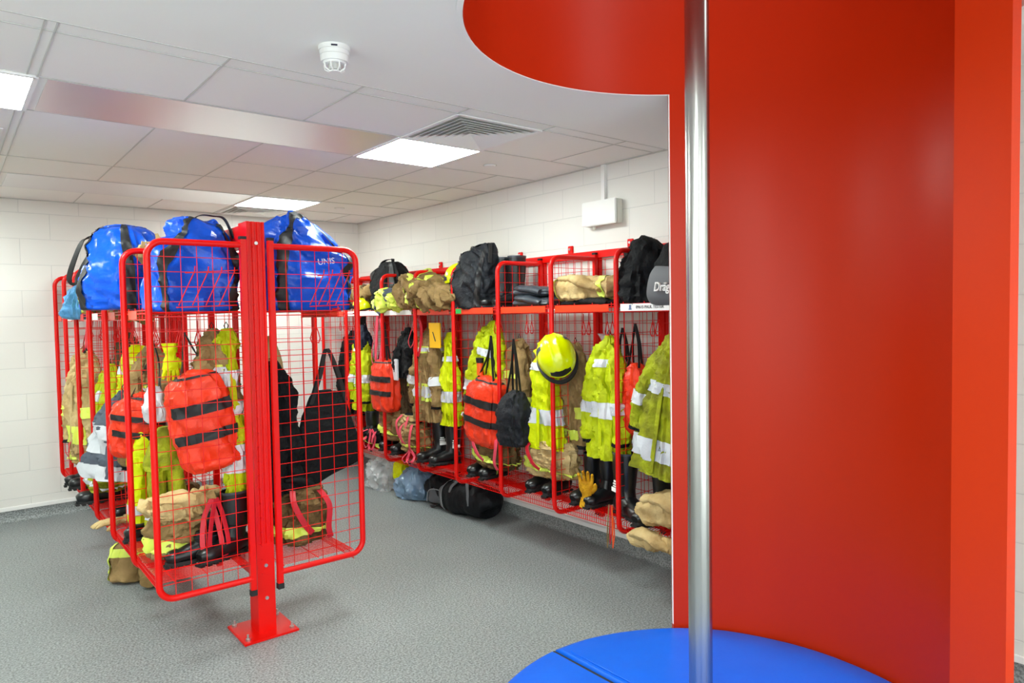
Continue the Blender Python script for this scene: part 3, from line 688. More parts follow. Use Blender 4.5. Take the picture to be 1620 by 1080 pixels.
def helmet(lab, loc, rot, s=1.0, hanging=True):
    t = bpy.data.objects.new('fire_helmet', None); COL.objects.link(t); t.location = loc; t.rotation_euler = rot
    tag(t, lab, 'helmet', 'yellow fire helmets')
    def pt(th, ph, k=1.0):   # th around, ph from crown (0) to rim (pi/2)
        x = math.cos(th)*math.sin(ph); y = math.sin(th)*math.sin(ph); z = math.cos(ph)
        a = .150*s if x < 0 else .142*s; rr = 1+.018*math.cos(3*th)*math.sin(ph)
        ridge = .010*s*math.exp(-(abs(y)/.16-1.4)**2*3)*(z > 0)
        return Vector((a*x*k*rr, .120*s*y*k*rr, (.135*s*z*k+ridge*k)))
    bm = new(); R = []
    nn, mm = 48, 20
    for j in range(mm+1):
        ph = .02+(PI/2*1.14-.02)*j/mm; R.append([bm.verts.new(pt(2*PI*i/nn, ph)) for i in range(nn)])
    for j in range(mm):
        for i in range(nn): bm.faces.new((R[j][i], R[j][(i+1) % nn], R[j+1][(i+1) % nn], R[j+1][i]))
    bm.faces.new(R[0]); P('shell', bm, 'helmet_yellow', t)
    bm = new(); A = []
    for r_, dz in ((.92, -.03), (1.05, -.033), (1.07, -.043), (.93, -.055)):
        A.append([bm.verts.new(Vector((pt(2*PI*i/nn, PI/2).x*r_*(1.06 if math.cos(2*PI*i/nn) > .3 else 1), pt(2*PI*i/nn, PI/2).y*r_, dz*s-(.022*s*max(0, math.cos(2*PI*i/nn)))))) for i in range(nn)])
    for a, b in zip(A, A[1:]+A[:1]):
        for i in range(nn): bm.faces.new((a[i], a[(i+1) % nn], b[(i+1) % nn], b[i]))
    P('rim_trim', bm, 'dark', t, 'black rim trim')
    for s_ in (-1, 1):
        bm = new(); strip = [(.9*s_+ (0 if s_ > 0 else 0), 0)]
        g = []
        for j in range(6):
            g.append([bm.verts.new(pt(s_*(PI*.60)+i*.07, .72+.10*j, 1.014)) for i in range(5)])
        for j in range(5):
            for i in range(4): bm.faces.new((g[j][i], g[j][i+1], g[j+1][i+1], g[j+1][i]))
        P('side_sticker', bm, 'rubber_grey', t, 'dark grey side patch')
    bm = new(); g = []
    for j in range(5):
        g.append([bm.verts.new(pt(-.55+1.1*i/14, 1.28+.09*j*(1-.35*abs(i-7)/7)+.10*abs(i-7)/7, 1.015)) for i in range(15)])
    for j in range(4):
        for i in range(14): bm.faces.new((g[j][i], g[j][i+1], g[j+1][i+1], g[j+1][i]))
    P('front_plate', bm, 'dark', t, 'black front plate')
    P('chin_strap', strap(new(), [(.02, .1*s, -.05), (.03, .07*s, -.13), (.03, 0, -.17), (.03, -.07*s, -.13), (.02, -.1*s, -.05)], .02, .004, side=(1, 0, 0)), 'strap_black', t)
    P('inner_harness', sweep(new(), [(0, 0, -.05*s, .10*s, .09*s), (0, 0, .02*s, .11*s, .095*s), (0, 0, .07*s, .06*s, .05*s)], n=24, m=8), 'black_cloth', t)
    return t
def glove(lab, loc, rz, s=1.0, m='glove_yellow', rx=0, ry=0, curl=.3, group='work gloves'):
    t = T('work_glove', lab, 'glove', loc, rz, group, rx=rx, ry=ry)
    P('palm', sweep(new(), [(0, 0, .055*s, .036*s, .024*s), (0, 0, .08*s, .032*s, .022*s), (0, -.002, .115*s, .047*s, .022*s), (0, -.004, .155*s, .05*s, .020*s), (0, -.004, .172*s, .045*s, .016*s)], n=28, m=18, crum=.004, cf=30), m, t)
    P('cuff', sweep(new(), [(0, 0, 0, .050*s, .036*s), (0, 0, .03*s, .043*s, .030*s), (0, 0, .06*s, .036*s, .025*s)], n=28, m=10, fold=.12, ff=9, crum=.003, cf=40), m, t)
    for x, L, a in ((-.036, .062, -.12), (-.012, .078, -.03), (.013, .074, .04), (.036, .06, .14)):
        x *= s; L *= s
        pp = [(x, -.004, .155*s, .012*s, .0125*s), (x+a*L*.4, -.01*curl, .155*s+L*.5, .0118*s, .012*s), (x+a*L, -.05*curl*s, .155*s+L, .010*s, .0105*s), (x+a*L*1.1, -.07*curl*s, .155*s+L*1.15, .005*s, .005*s)]
        P('finger', sweep(new(), pp, n=14, m=14, crum=.002, cf=50), m, t)
    P('thumb', sweep(new(), [(.034*s, 0, .10*s, .014*s, .014*s), (.056*s, -.012, .125*s, .0135*s, .014*s), (.066*s, -.03, .155*s, .012*s, .012*s), (.067*s, -.036, .17*s, .006*s, .006*s)], n=14, m=12, crum=.002, cf=50), m, t)
    return t
def sack(lab, loc, rz, a=.2, b=.15, h=.2, m='clear_plastic', seed=1, cat='bag', name='plastic_bag', crum=.045, knot=True, group=None):
    t = T(name, lab, cat, loc, rz, group)
    path = [(0, 0, .0, a*.6, b*.6), (0, 0, .02, a*.9, b*.9), (0, 0, h*.35, a, b), (.01, 0, h*.65, a*.8, b*.82), (.02, 0, h*.88, a*.4, b*.45), (.03, 0, h, a*.12, b*.12)]
    P('bag_film', sweep(new(), path, n=80, m=60, crum=crum, cf=9, zs=.7, cr2=1.2, seed=seed, fold=.12, ff=10), m, t)
    if knot: P('gathered_neck', sweep(new(), [(.03, 0, h-.02, .02, .02), (.04, 0, h+.02, .015, .015), (.05, 0, h+.07, .05, .03)], n=24, m=12, fold=.3, ff=12, crum=.01), m, t)
    return t
def loops(lab, loc, rz, m='strap_red', L=.28, W=.1, seed=1, group='hanging webbing braces'):
    t = T('webbing_braces', lab, 'braces', loc, rz, group)
    rnd = random.Random(seed)
    for s in (-1, 1):
        d = s*W*.35
        k = rnd.uniform(.8, 1.15)
        P('webbing_loop', strap(new(), [(s*.01, 0, 0), (d-.035, -.012*s, -L*.35), (d-.05, -.02, -L*.8*k), (d, -.028, -L*k), (d+.045, -.02, -L*.8*k), (d+.03, .01, -L*.35), (s*.015, .01, 0)], .026, .004, side=(.95, .3*s, .1), m=44), m, t)
        P('buckle', box(new(), d-.02, d+.02, -.032, -.018, -L*k-.012, -L*k+.012, .003), 'dark', t)
    return t

# ------------------------------------------------------------------ wall rack contents (facing -x, width along y)
FW = -PI/2     # front of a thing (its local -y) turned to face -x
# bay 1 (nearest, partly behind the red screen)
jacket('dirty lime jacket with silver bands hanging right beside the red screen wall', (3.38, 2.60, 1.60), FW, L=.86, W=.19, D=.1, m='hivis_dirty', seed=4, lean=-.13, bands=((.60, .67), (.86, .93)), sleeve=True, slen=.5)
red_bag('red bag with long black handles hanging in the rack bay beside the red screen wall', (3.44, 2.99, 1.40), FW, W=.10, L=.46, seed=2, stripes=False, sl=.25)
t = T('backpack', 'black bag with large white lettering on the shelf end by the red screen', 'bag', (3.42, 2.61, 1.768), FW)
P('bag_body', sweep(new(), [(0, 0, 0, .14, .13), (0, 0, .03, .16, .15), (0, 0, .15, .155, .15), (0, 0, .27, .13, .13), (0, 0, .35, .09, .09), (0, 0, .385, .03, .03)], n=48, m=34, e=3, crum=.018, cf=8, seed=3), 'black_cloth', t)
pk = P('side_pocket', sweep(new(), [(.005, -.12, .02, .12, .04), (.005, -.15, .06, .13, .035), (.005, -.145, .16, .125, .03), (.01, -.13, .215, .10, .02)], n=36, m=20, e=4, crum=.004, cf=8), 'grey_panel', t, 'dark grey pocket')
text('Dräger', pk, (.031, -.19, .10), (PI/2, 0, .1), .074, 'label_white', bold=.001, shear=.25, ext=.008).scale = (.72, 1, 1)
t = T('soft_bag', 'crumpled plain black bag with raised flap left of the lettered black bag', 'bag', (3.43, 2.92, 1.768), FW)
P('bag_body', sweep(new(), [(0, 0, 0, .13, .13), (0, 0, .03, .15, .15), (.01, 0, .14, .145, .15), (.04, 0, .27, .12, .12), (.07, 0, .37, .09, .08), (.09, 0, .41, .03, .03)], n=48, m=34, e=2.6, crum=.04, cf=10, cr2=2.2, seed=8, fold=.14), 'black_cloth', t)
P('flap', sweep(new(), [(.02, -.05, .27, .07, .02), (.0, -.03, .34, .06, .015), (-.03, -.01, .40, .02, .008)], n=20, m=14, crum=.01, cf=12), 'black_cloth', t)
boot('tall black rubber boot with white printed labels beside the red screen', (3.38, 3.03, .418), -PI/2-.35, h=.41, s=1.3, label_side=-1)
boot('tall black rubber boot in shadow behind the labelled one, beside the red screen', (3.460, 2.80, .418), PI-.1, h=.39, s=1.1)
folded('cream folded fire trousers sagging over the grid edge beside the red screen', (3.36, 2.62, .42), FW+.2, L=.40, D=.14, Hh=.09, m='tan_light', seed=5, bands=(), cat='trousers', name='folded_trousers', arch=.04)
folded('flat cream trouser leg hanging over the grid edge under the folded cream trousers', (3.24, 2.66, .32), FW+.15, L=.36, D=.06, Hh=.045, m='tan_light', seed=15, bands=(), cat='trousers', name='folded_trousers')
# bay 2
folded('tan fire coat folded flat on the shelf just left of the black bags', (3.44, 3.33, 1.80), FW, L=.56, D=.17, Hh=.085, m='tan_light', seed=6, bands=((.14, .19), (.66, .74)))
folded('flat black garment lying under the folded tan coat', (3.47, 3.28, 1.77), FW, L=.56, D=.17, Hh=.02, m='black_cloth', seed=16, bands=(), cat='clothing', name='folded_garment', crum=.006)
jacket('bright lime high-vis jacket with silver bands hanging left of the second rack panel', (3.42, 3.20, 1.56), FW, L=.80, W=.14, D=.085, m='hivis', seed=7, bands=((.42, .50), (.74, .82)), slen=.6)
red_bag('orange-red bag showing behind the bright lime jacket in the second bay', (3.53, 3.18, 1.42), FW, W=.11, L=.55, seed=12, stripes=False, m='red_bag')
sack('clear plastic bag hanging from a hook between the helmet and the lime jacket', (3.52, 3.38, 1.16), FW, a=.07, b=.05, h=.34, m='clear_plastic', seed=4, crum=.02)
boot('black rubber boot standing behind the yellow glove', (3.500, 3.30, .418), PI, h=.33)
boot('black rubber boot standing against the mesh, left of the one behind the glove', (3.500, 3.45, .418), PI+.1, h=.33)
glove('yellow leather work glove standing fingers up on the boot grid', (3.32, 3.32, .425), FW+.5, s=1.05, rx=.12)
# bay 3
for i, (dx, dz, l) in enumerate(((0, 0, 'grey rubber boot lying on its side on the shelf, lower of the two'), (.02, .075, 'grey rubber boot lying on its side on the shelf, stacked on the other'))):
    folded(l, (3.42+dx, 3.90+dx, 1.772+dz), FW, L=.42, D=.10, Hh=.036, m='rubber_grey', seed=20+i, bands=(), cat='boot', name='lying_boot', crum=.006, group='boots laid on the shelf', e=2.4)
def aim(crown, front):
    c = Vector(crown).normalized(); f = Vector(front); f = (f-c*f.dot(c)).normalized(); y = c.cross(f)
    return Matrix((f, y, c)).transposed().to_euler()
helmet('yellow fire helmet hung crown outward over the bright lime waistcoat', (3.25, 3.53, 1.43), aim((-.62, -.45, .62), (.15, -.25, -1)), 1.12)
jacket('bright lime waistcoat with two silver bands hanging below the yellow helmet', (3.37, 3.78, 1.52), FW, cat='waistcoat', L=.77, W=.15, D=.07, m='hivis_bright', seed=9, bands=((.44, .52), (.80, .87)), sleeve=False, name='high_vis_waistcoat')
jacket('tan fire coat hanging behind the helmet and the lime waistcoat', (3.50, 3.60, 1.50), FW, L=.72, W=.14, D=.07, m='tan', seed=10, bands=((.9, .95),), stripes=('lime_stripe',))
trousers('tan fire trousers bunched over boots below the bright lime waistcoat', (3.43, 3.78, .53), FW, W=.23, D=.12, Hh=.28, m='tan_light', seed=11)
for i, y in enumerate((3.92, 3.74)):
    boot(('left-hand' if i == 0 else 'right-hand')+' black boot poking out under the tan trousers below the lime waistcoat', (3.490, y, .418), PI+.15, h=.2)
# bay 4
t = holdall('large limp black bag slumped on the shelf left of the standing rubber boots', (3.40, 4.64, 1.768), FW, L=.42, W=.14, Hh=.50, m='black_grey', seed=5, group=None, lean=.12, handle=.02)
boot('tall black rubber boot standing on the shelf beside the slumped black bag', (3.5, 4.42, 1.768), PI-.1, h=.41)
boot('tall black rubber boot standing on the shelf nearer the camera of the two', (3.5, 4.25, 1.768), PI-.1, h=.41)
jacket('lime high-vis jacket with silver cuffs spread against the mesh in the fourth bay', (3.45, 4.50, 1.66), FW, L=.85, W=.19, D=.09, m='hivis', seed=13, bands=((.50, .57), (.82, .88)), lean=-.12, slen=.68, cuff='silver')
jacket('tan fire coat hanging right of the red bag in the fourth bay', (3.48, 4.20, 1.52), FW, L=.62, W=.11, D=.07, m='tan', seed=14, bands=((.62, .7),), stripes=('lime_stripe',))
red_bag('large red bag with two black tapes hanging in front of the lime jacket', (3.34, 4.42, 1.24), FW, W=.22, L=.56, D=.10, seed=6, tilt=.12, sl=.32)
red_bag('dark grey drawstring bag hanging at the corner of the large red bag', (3.28, 4.03, 1.16), FW, W=.13, L=.42, D=.09, m='black_grey', seed=7, stripes=False, group=None, sl=.38)
t = T('torch', 'small orange torch clipped to the lime jacket in the fourth bay', 'torch', (3.33, 4.52, 1.24), FW)
P('torch_body', cyl(new(), (0, 0, 0), .026, .1, 16), 'orange', t); P('torch_head', cyl(new(), (0, 0, .1), .03, .04, 16, r2=.034), 'dark', t)
trousers('brown fire trousers bunched over boots below the large red bag', (3.42, 4.42, .50), FW, W=.24, D=.13, Hh=.30, m='tan_dark', seed=15, straps='strap_pink')
for i, y in enumerate((4.62, 4.46)):
    boot(('left-hand' if i == 0 else 'right-hand')+' black boot with pale piping poking out below the large red bag', (3.470, y, .418), PI+.1, h=.18, trim='lime_stripe')
# bay 5
folded('heap of tan fire coat spilling over the shelf edge below the yellow shelf helmet', (3.38, 5.05, 1.75), FW, L=.52, D=.20, Hh=.10, m='tan', seed=17, bands=((.14, .2),), arch=.03, crum=.03)
folded('tan fire coat with lime patch heaped at the left of the other shelf coat', (3.36, 5.42, 1.76), FW, L=.34, D=.19, Hh=.14, m='tan', seed=18, bands=((.4, .52), (.62, .7)), arch=.05, crum=.03)
helmet('yellow fire helmet on the shelf behind the heaped tan coat', (3.50, 5.02, 2.04), (0, .1, 2.6), .95)
jacket('tan fire coat with grey lining showing, hanging in the fifth bay', (3.42, 5.40, 1.60), FW, L=.82, W=.19, D=.1, m='tan', seed=19, bands=((.45, .5), (.8, .86)), stripes=('silver', 'lime_stripe'), slen=.6)
jacket('narrow yellow high-vis garment hanging beside the yellow folder', (3.44, 5.10, 1.56), FW, L=.80, W=.09, D=.06, m='hivis_bright', seed=21, bands=((.5, .56), (.8, .86)), sleeve=False, cat='clothing')
loops('red webbing braces looped over the front of the tan coat under the heaped coats', (3.30, 5.44, 1.73), FW, 'strap_red', .34, .14)
t = T('yellow_folder', 'yellow wallet with a pen hanging under the shelf in the fifth bay', 'folder', (3.33, 5.17, 1.66), FW)
P('wallet', box(new(), -.085, .085, -.006, .006, -.22, 0, .003), 'yellow_card', t); P('flap', box(new(), -.087, .087, -.010, -.0065, -.055, 0, .002), 'yellow_card', t); P('pen', tube(new(), [(-.02, -.012, -.08), (.02, -.012, -.16)], .004, 8), 'ink', t)
boot('tall black rubber boot with white labels in the fifth bay, nearer the camera', (3.450, 5.12, .418), PI-.2, h=.38, label_side=1)
boot('tall black rubber boot with white labels in the fifth bay, farther from the camera', (3.450, 5.32, .418), PI-.2, h=.38, label_side=1)
trousers('tan trousers slumped beside the labelled boots in the fifth bay', (3.36, 5.58, .47), FW, W=.14, D=.10, Hh=.27, m='tan', seed=22, straps='strap_pink')
# bay 6
t = holdall('black rucksack standing on the shelf nearest the far corner', (3.5, 6.22, 1.768), FW, L=.60, W=.13, Hh=.50, m='black_cloth', seed=9, group=None, lean=-.02, handle=.02)
folded('tan and lime striped coat crumpled on the shelf in front of the black rucksack', (3.36, 5.84, 1.765), FW, L=.55, D=.15, Hh=.09, m='lime_stripe', seed=23, bands=((.2, .3), (.5, .6)), bm_='grey_cloth', crum=.03, arch=.02)
loops('pink webbing braces hanging below the striped shelf coat', (3.28, 6.12, 1.73), FW, 'strap_pink', .42, .12, 2)
jacket('brown fire coat hanging behind the narrow red bag', (3.48, 5.86, 1.58), FW, L=.9, W=.17, D=.09, m='brown_cloth', seed=24, bands=((.5, .56),), stripes=('lime_stripe',))
jacket('black softshell jacket hanging beside the brown coat in the sixth bay', (3.40, 5.74, 1.60), FW, L=.46, W=.10, D=.06, m='black_cloth', seed=25, bands=(), slen=.3)
red_bag('narrow red bag with two black tapes hanging in the sixth bay', (3.31, 6.04, 1.32), FW, W=.19, L=.52, D=.09, seed=8, sl=.35)
t = T('hanging_tag', 'pale grey plastic wallet hanging at the side of the narrow red bag', 'tag', (3.30, 5.83, 1.32), FW)
P('wallet', box(new(), -.055, .055, -.008, .008, -.2, 0, .004), 'silver', t); P('cord', tube(new(), [(0, 0, 0), (.0, .01, .12), (0, .02, .3)], .003, 6), 'strap_black', t)
trousers('tan trousers bunched over boots below the narrow red bag', (3.43, 6.05, .52), FW, W=.23, D=.12, Hh=.30, m='tan', seed=26, straps=None)
trousers('second pair of tan trousers bunched right of those below the narrow red bag', (3.38, 5.68, .5), FW, W=.13, D=.10, Hh=.30, m='tan_light', seed=36, straps='strap_pink')
boot('grey-black boot at the grid edge below the narrow red bag', (3.450, 5.86, .418), PI+.2, h=.16)
boot('grey-black boot left of the other one below the narrow red bag', (3.470, 6.12, .418), PI+.2, h=.16)
# bay 7 and 8
helmet('yellow and black helmet on the shelf beside the black rucksack at the far end', (3.38, 6.58, 1.83), (0, .2, 2.9), .8)
folded('striped tan clothing stacked on the shelf at the far end', (3.5, 6.70, 1.84), FW, L=.5, D=.16, Hh=.1, m='tan', seed=27, bands=((.2, .3), (.5, .6)), bm_='brown_cloth')
red_bag('navy drawstring bag hanging at the far end of the wall rack', (3.36, 6.58, 1.64), FW, W=.10, L=.26, D=.07, m='navy_cloth', seed=9, stripes=False, group=None, sl=.1)
red_bag('red bag hanging below the navy bag at the far end', (3.42, 6.74, 1.46), FW, W=.14, L=.40, D=.07, seed=10, sl=.25)
jacket('lime jacket with silver bands hanging at the far end of the wall rack', (3.38, 6.60, 1.56), FW, L=.80, W=.14, D=.08, m='hivis', seed=28, bands=((.4, .5), (.76, .84)), lean=-.03)
jacket('black jacket hanging in shadow in the farthest wall bay', (3.48, 7.05, 1.56), FW, L=.9, W=.18, D=.08, m='black_cloth', seed=29, bands=())
trousers('dark bunched trousers with pink braces at the far end of the boot grid', (3.40, 6.36, .44), FW, W=.2, D=.12, Hh=.14, m='black_cloth', seed=30, straps='strap_pink')
boot('black boot on the boot grid at the far end', (3.38, 6.48, .46), PI, h=.3)
loops('pink braces trailing over the grid edge at the far end', (3.27, 6.30, .60), FW, 'strap_pink', .2, .14, 3)
loops('pink braces trailing over the grid edge below the fifth bay', (3.25, 5.52, .50), FW, 'strap_pink', .12, .12, 4)
t = T('cord_loop', 'thin orange and brown cords hanging below the grid at the second rack panel', 'cord', (3.235, 3.03, .43))
for k, (dy, L, m_) in enumerate(((.0, .17, 'strap_red'), (.012, .20, 'tan'), (-.012, .19, 'orange'))): P('cord', tube(new(), [(0, dy, .08), (-.005, dy*1.5, 0), (-.008, dy*2, -L*.6), (0, dy*2+.008, -L), (.008, dy*2, -L*.6), (.01, dy, 0)], .004, 6), m_, t)

# ------------------------------------------------------------------ bags under the wall rack
t = T('duffel_bag', 'black duffel bag with grey piping on the floor under the wall rack', 'bag', (3.50, 4.92, 0), FW+.12)
dp = [(-.28, 0, .11, .06, .06), (-.27, 0, .12, .12, .10), (-.14, 0, .135, .15, .135), (.0, 0, .14, .155, .135), (.15, 0, .13, .15, .125), (.25, 0, .115, .13, .105), (.27, 0, .10, .06, .05)]
kw = dict(side=(0, 1, 0), n=44, e=2.6, crum=.014, cf=8, seed=4)
P('bag_body', sweep(new(), dp, m=44, **kw), 'duffel_black', t)
P('end_panel', band(new(), dp, .04, .22, off=.008, **kw), 'grey_panel', t, 'grey end panel')
for v in (.235, .06): P('piping', band(new(), dp, v, v+.018, off=.014, **kw), 'piping_grey', t, 'light grey piping')
P('zip', strap(new(), [(-.2, -.02, .26), (0, -.02, .285), (.2, -.02, .255)], .02, .006, side=(0, 1, 0)), 'piping_grey', t)
P('carry_handle', strap(new(), [(-.12, -.15, .12), (-.1, -.13, .25), (0, -.06, .32), (.1, -.13, .25), (.12, -.15, .12)], .03, .006, side=(1, 0, 0)), 'grey_panel', t)
P('end_strap', strap(new(), [(-.25, -.05, .12), (-.31, -.06, .06), (-.37, -.10, .02), (-.44, -.08, .012)], .035, .005, side=(0, 1, 0)), 'strap_black', t)
t = T('duffel_bag', 'black and grey rucksack squashed between the duffel and the blue-grey sack', 'bag', (3.52, 5.32, 0), FW+.3)
P('bag_body', sweep(new(), [(-.15, 0, .1, .05, .05), (-.13, 0, .12, .12, .11), (0, 0, .15, .14, .15), (.14, 0, .13, .13, .12), (.16, 0, .1, .05, .05)], side=(0, 1, 0), n=40, m=30, e=2.4, crum=.03, cf=9, seed=6), 'duffel_black', t)
P('front_pocket', sweep(new(), [(-.1, -.10, .06, .03, .03), (-.06, -.13, .10, .07, .03), (.06, -.13, .11, .07, .03), (.1, -.11, .07, .03, .03)], side=(0, 0, 1), n=24, m=16, crum=.008), 'grey_panel', t)
P('piping', strap(new(), [(-.11, -.155, .05), (-.08, -.165, .15), (0, -.17, .175), (.08, -.165, .15), (.11, -.155, .05)], .008, .008), 'piping_grey', t)
sack('blue-grey plastic sack on the floor under the wall rack', (3.45, 5.74, 0), FW, a=.22, b=.17, h=.30, m='bag_blue_grey', seed=7, crum=.04, knot=False)
sack('clear plastic sack on the floor farthest along under the wall rack', (3.42, 6.28, 0), FW, a=.24, b=.17, h=.34, m='clear_plastic', seed=9, crum=.05, knot=False)
sack('bright yellow garment bundled between the clear and the blue-grey sacks', (3.46, 6.02, .10), FW, a=.13, b=.09, h=.22, m='yellow_light', seed=11, cat='clothing', name='bundled_garment', crum=.03, knot=False)

# ------------------------------------------------------------------ island rack, right-hand bay
holdall('wide blue holdall with a black strap on the right-hand shelf of the island rack', (1.72, 4.10, 1.768), .05, L=.52, W=.18, Hh=.50, seed=31, handle=0, ee=4.5, prof=[(0, 0, 0, .40, .8), (0, 0, .04, .49, 1), (0, 0, .35, .50, 1), (.01, 0, .65, .49, .95), (.03, 0, .82, .44, .7), (.08, 0, .94, .26, .35), (.10, 0, 1, .08, .08)])
t = T('tote_bag', 'large flat black tote bag hanging by two long handles in the island rack', 'bag', (1.83, 4.08, 1.28), .1)
P('bag_body', sweep(new(), [(-.02, 0, 0, .04, .014), (-.02, 0, -.03, .10, .02), (-.01, 0, -.15, .155, .035), (.0, 0, -.32, .19, .045), (.02, 0, -.48, .215, .04), (.03, 0, -.52, .20, .02)], n=44, m=34, e=3.2, fold=.06, ff=5, crum=.016, cf=6, seed=5), 'black_cloth', t)
bm = new(); strap(bm, [(-.12, -.02, -.08), (-.05, -.02, .1), (.0, -.01, .25), (.07, -.02, .1), (.12, -.02, -.08)], .025, .004, side=(1, 0, 0)); P('carry_handle', bm, 'strap_black', t)
bm = new(); strap(bm, [(-.10, .03, -.08), (-.04, .02, .1), (.01, .01, .25), (.08, .02, .1), (.14, .03, -.08)], .025, .004, side=(1, 0, 0)); P('carry_handle', bm, 'strap_black', t)
jacket('black padded jacket with a zip hanging beside the post in the island rack', (1.50, 4.10, 1.46), 0, L=.86, W=.09, D=.08, m='black_cloth', seed=32, bands=(), slen=.7)
hung_trousers('cream trouser leg hanging behind the black padded jacket', (1.50, 4.22, 1.62), 0, L=.78, W=.10, m='tan_light', seed=33)
trousers('brown fire trousers bunched on the right-hand boot grid of the island rack', (1.62, 4.06, .385), 0, W=.17, D=.12, Hh=.33, m='tan_dark', seed=34, straps='strap_red')
folded('black gloves and cloth piled on top of the brown bunched trousers', (1.60, 4.08, .66), .2, L=.24, D=.08, Hh=.06, m='black_cloth', seed=35, bands=(), cat='clothing', name='folded_garment')

# ------------------------------------------------------------------ island rack, left-hand bays (nearest first)
# bay A
holdall('blue holdall with a black top strap on the nearest left-hand shelf', (1.06, 4.08, 1.768), .05, L=.43, W=.17, Hh=.50, seed=41, lean=.09, handle=.03, ee=4)
folded('tan fire coat piled behind the nearest blue holdall', (1.0, 4.62, 1.99), .3, L=.32, D=.15, Hh=.09, m='tan_light', seed=42, bands=((.3, .4),), crum=.03)
red_bag('large red bag with two black tapes hanging in the nearest left-hand bay', (1.04, 4.02, 1.46), -.1, W=.165, L=.56, D=.10, seed=43, tilt=-.18, sl=.2)
red_bag('white and grey bag just showing left of the nearest red bag', (.90, 4.26, 1.36), 0, W=.055, L=.20, D=.04, m='silver', seed=44, stripes=False, group=None, sl=.25)
jacket('tan fire coat with silver and yellow bands hanging beside the island post', (1.155, 4.06, 1.66), 0, L=.68, W=.085, D=.07, m='tan', seed=45, bands=((.55, .64), (.9, .96)), stripes=('silver', 'lime_stripe'), slen=.55)
jacket('lime high-vis sleeve and side panel hanging tight against the island post', (1.215, 4.0, 1.66), .1, L=.90, W=.05, D=.05, m='hivis', seed=46, bands=((.50, .60), (.84, .92)), sleeve=False, lean=.03)
hung_trousers('dull lime trousers with silver bands hanging behind the nearest red bag', (.96, 4.34, 1.12), 0, L=.56, W=.095, m='hivis_dirty', seed=47, bandm='silver')
glove('lime yellow glove hanging fingers down on a hook above the nearest red bag', (.955, 4.12, 1.60), 0, s=.85, m='hivis_bright', rx=PI)
boot('tall black rubber boot standing beside the island post', (1.22, 3.98, .418), PI+.35, h=.36, s=1.05)
boot('black boot lying forward left of the tall boot at the island post', (1.14, 4.10, .418), PI+.1, h=.30, s=1.0)
folded('pale tan trousers lying over the boots in the nearest left-hand bay', (.98, 4.12, .66), .25, L=.38, D=.10, Hh=.055, m='tan_light', seed=48, bands=(), cat='trousers', name='folded_trousers', crum=.03)
trousers('tan fire trousers with a yellow band bunched among the boots at the nearest bay', (1.00, 4.16, .43), 0, W=.17, D=.11, Hh=.24, m='tan', seed=49, straps=None)
boot('black rubber boot with its toe toward the corner of the nearest bay', (1.07, 4.0, .418), PI, h=.14, s=.95)
loops('red braces hanging in front of the tall boot at the island post', (1.10, 3.93, .76), 0, 'strap_red', .30, .05, 6)
o = [c for c in bpy.data.objects if c.get('label', '').startswith('wide blue holdall')][0]
text('UNIS', o, (.035, -.206, .285), (PI/2, -.12, 0), .05, 'silver')
# bay B
holdall('blue holdall with a black shoulder strap leaning out over the second left-hand shelf', (.86, 4.66, 1.79), -.9, L=.40, W=.18, Hh=.50, seed=51, lean=-.02, handle=0)
t = T('shoulder_strap', 'loose black webbing strap hanging out from the leaning blue holdall', 'strap', (.74, 4.90, 2.24), 0)
P('webbing', strap(new(), [(0, 0, 0), (-.06, .05, -.03), (-.10, .12, -.14), (-.12, .2, -.25), (-.09, .18, -.27), (-.05, .08, -.16), (0, .0, -.05)], .045, .005, side=(.3, -.7, .2), m=50), 'strap_black', t)
red_bag('red bag with black tapes hanging in the second left-hand bay', (.92, 4.64, 1.30), -.2, W=.13, L=.40, seed=52, tilt=.2)
jacket('tan fire coat hanging behind the red bag in the second left-hand bay', (.98, 4.70, 1.56), -.2, L=.7, W=.13, D=.07, m='tan', seed=53, bands=((.6, .68),), stripes=('silver', 'lime_stripe'))
hung_trousers('yellow lime trousers with silver bands hanging in the second left-hand bay', (.91, 4.60, 1.10), 0, L=.56, W=.09, m='hivis_bright', seed=54, bandm='silver')
boot('black boot in the second left-hand bay, nearer the camera', (1.0, 4.62, .418), PI, h=.26)
boot('black boot in the second left-hand bay, behind the nearer one', (1.07, 4.80, .418), PI-.1, h=.24)
trousers('brown bunched trousers behind the boots in the second left-hand bay', (1.10, 4.70, .43), FW, W=.15, D=.1, Hh=.28, m='tan_dark', seed=55)
# bay C
folded('tan coat heaped on the third left-hand shelf', (1.0, 5.3, 1.77), -PI/2, L=.48, D=.19, Hh=.16, m='tan', seed=56, bands=((.3, .38),), crum=.03)
folded('tan coat heaped high on top of the third shelf coat', (1.0, 5.05, 2.06), -PI/2, L=.4, D=.16, Hh=.08, m='tan_light', seed=57, bands=((.3, .4),), crum=.04)
helmet('lime helmet hanging in the third left-hand bay behind the mesh', (1.0, 5.18, 1.45), (.2, -.8, .4), .8)
jacket('grey tunic with wide silver panel flaring out of the third left-hand bay', (.90, 5.14, 1.26), -PI/2+.7, L=.56, W=.20, D=.10, m='grey_cloth', seed=58, bands=((.62, .84), (.9, .995)), stripes=('silver',), sleeve=False, lean=-.06)
jacket('yellow high-vis jacket hanging behind the grey tunic in the third left-hand bay', (1.0, 5.26, 1.55), -PI/2, L=.8, W=.17, D=.09, m='hivis_bright', seed=59, bands=((.4, .48), (.7, .78)))
boot('black boot on a grid in the third left-hand bay, its toe over the edge', (1.02, 5.2, .418), PI, h=.25)
glove('pale leather glove lying at the grid edge in the third left-hand bay', (.92, 5.06, .45), -PI/2, s=1, m='tan_light', rx=PI/2)
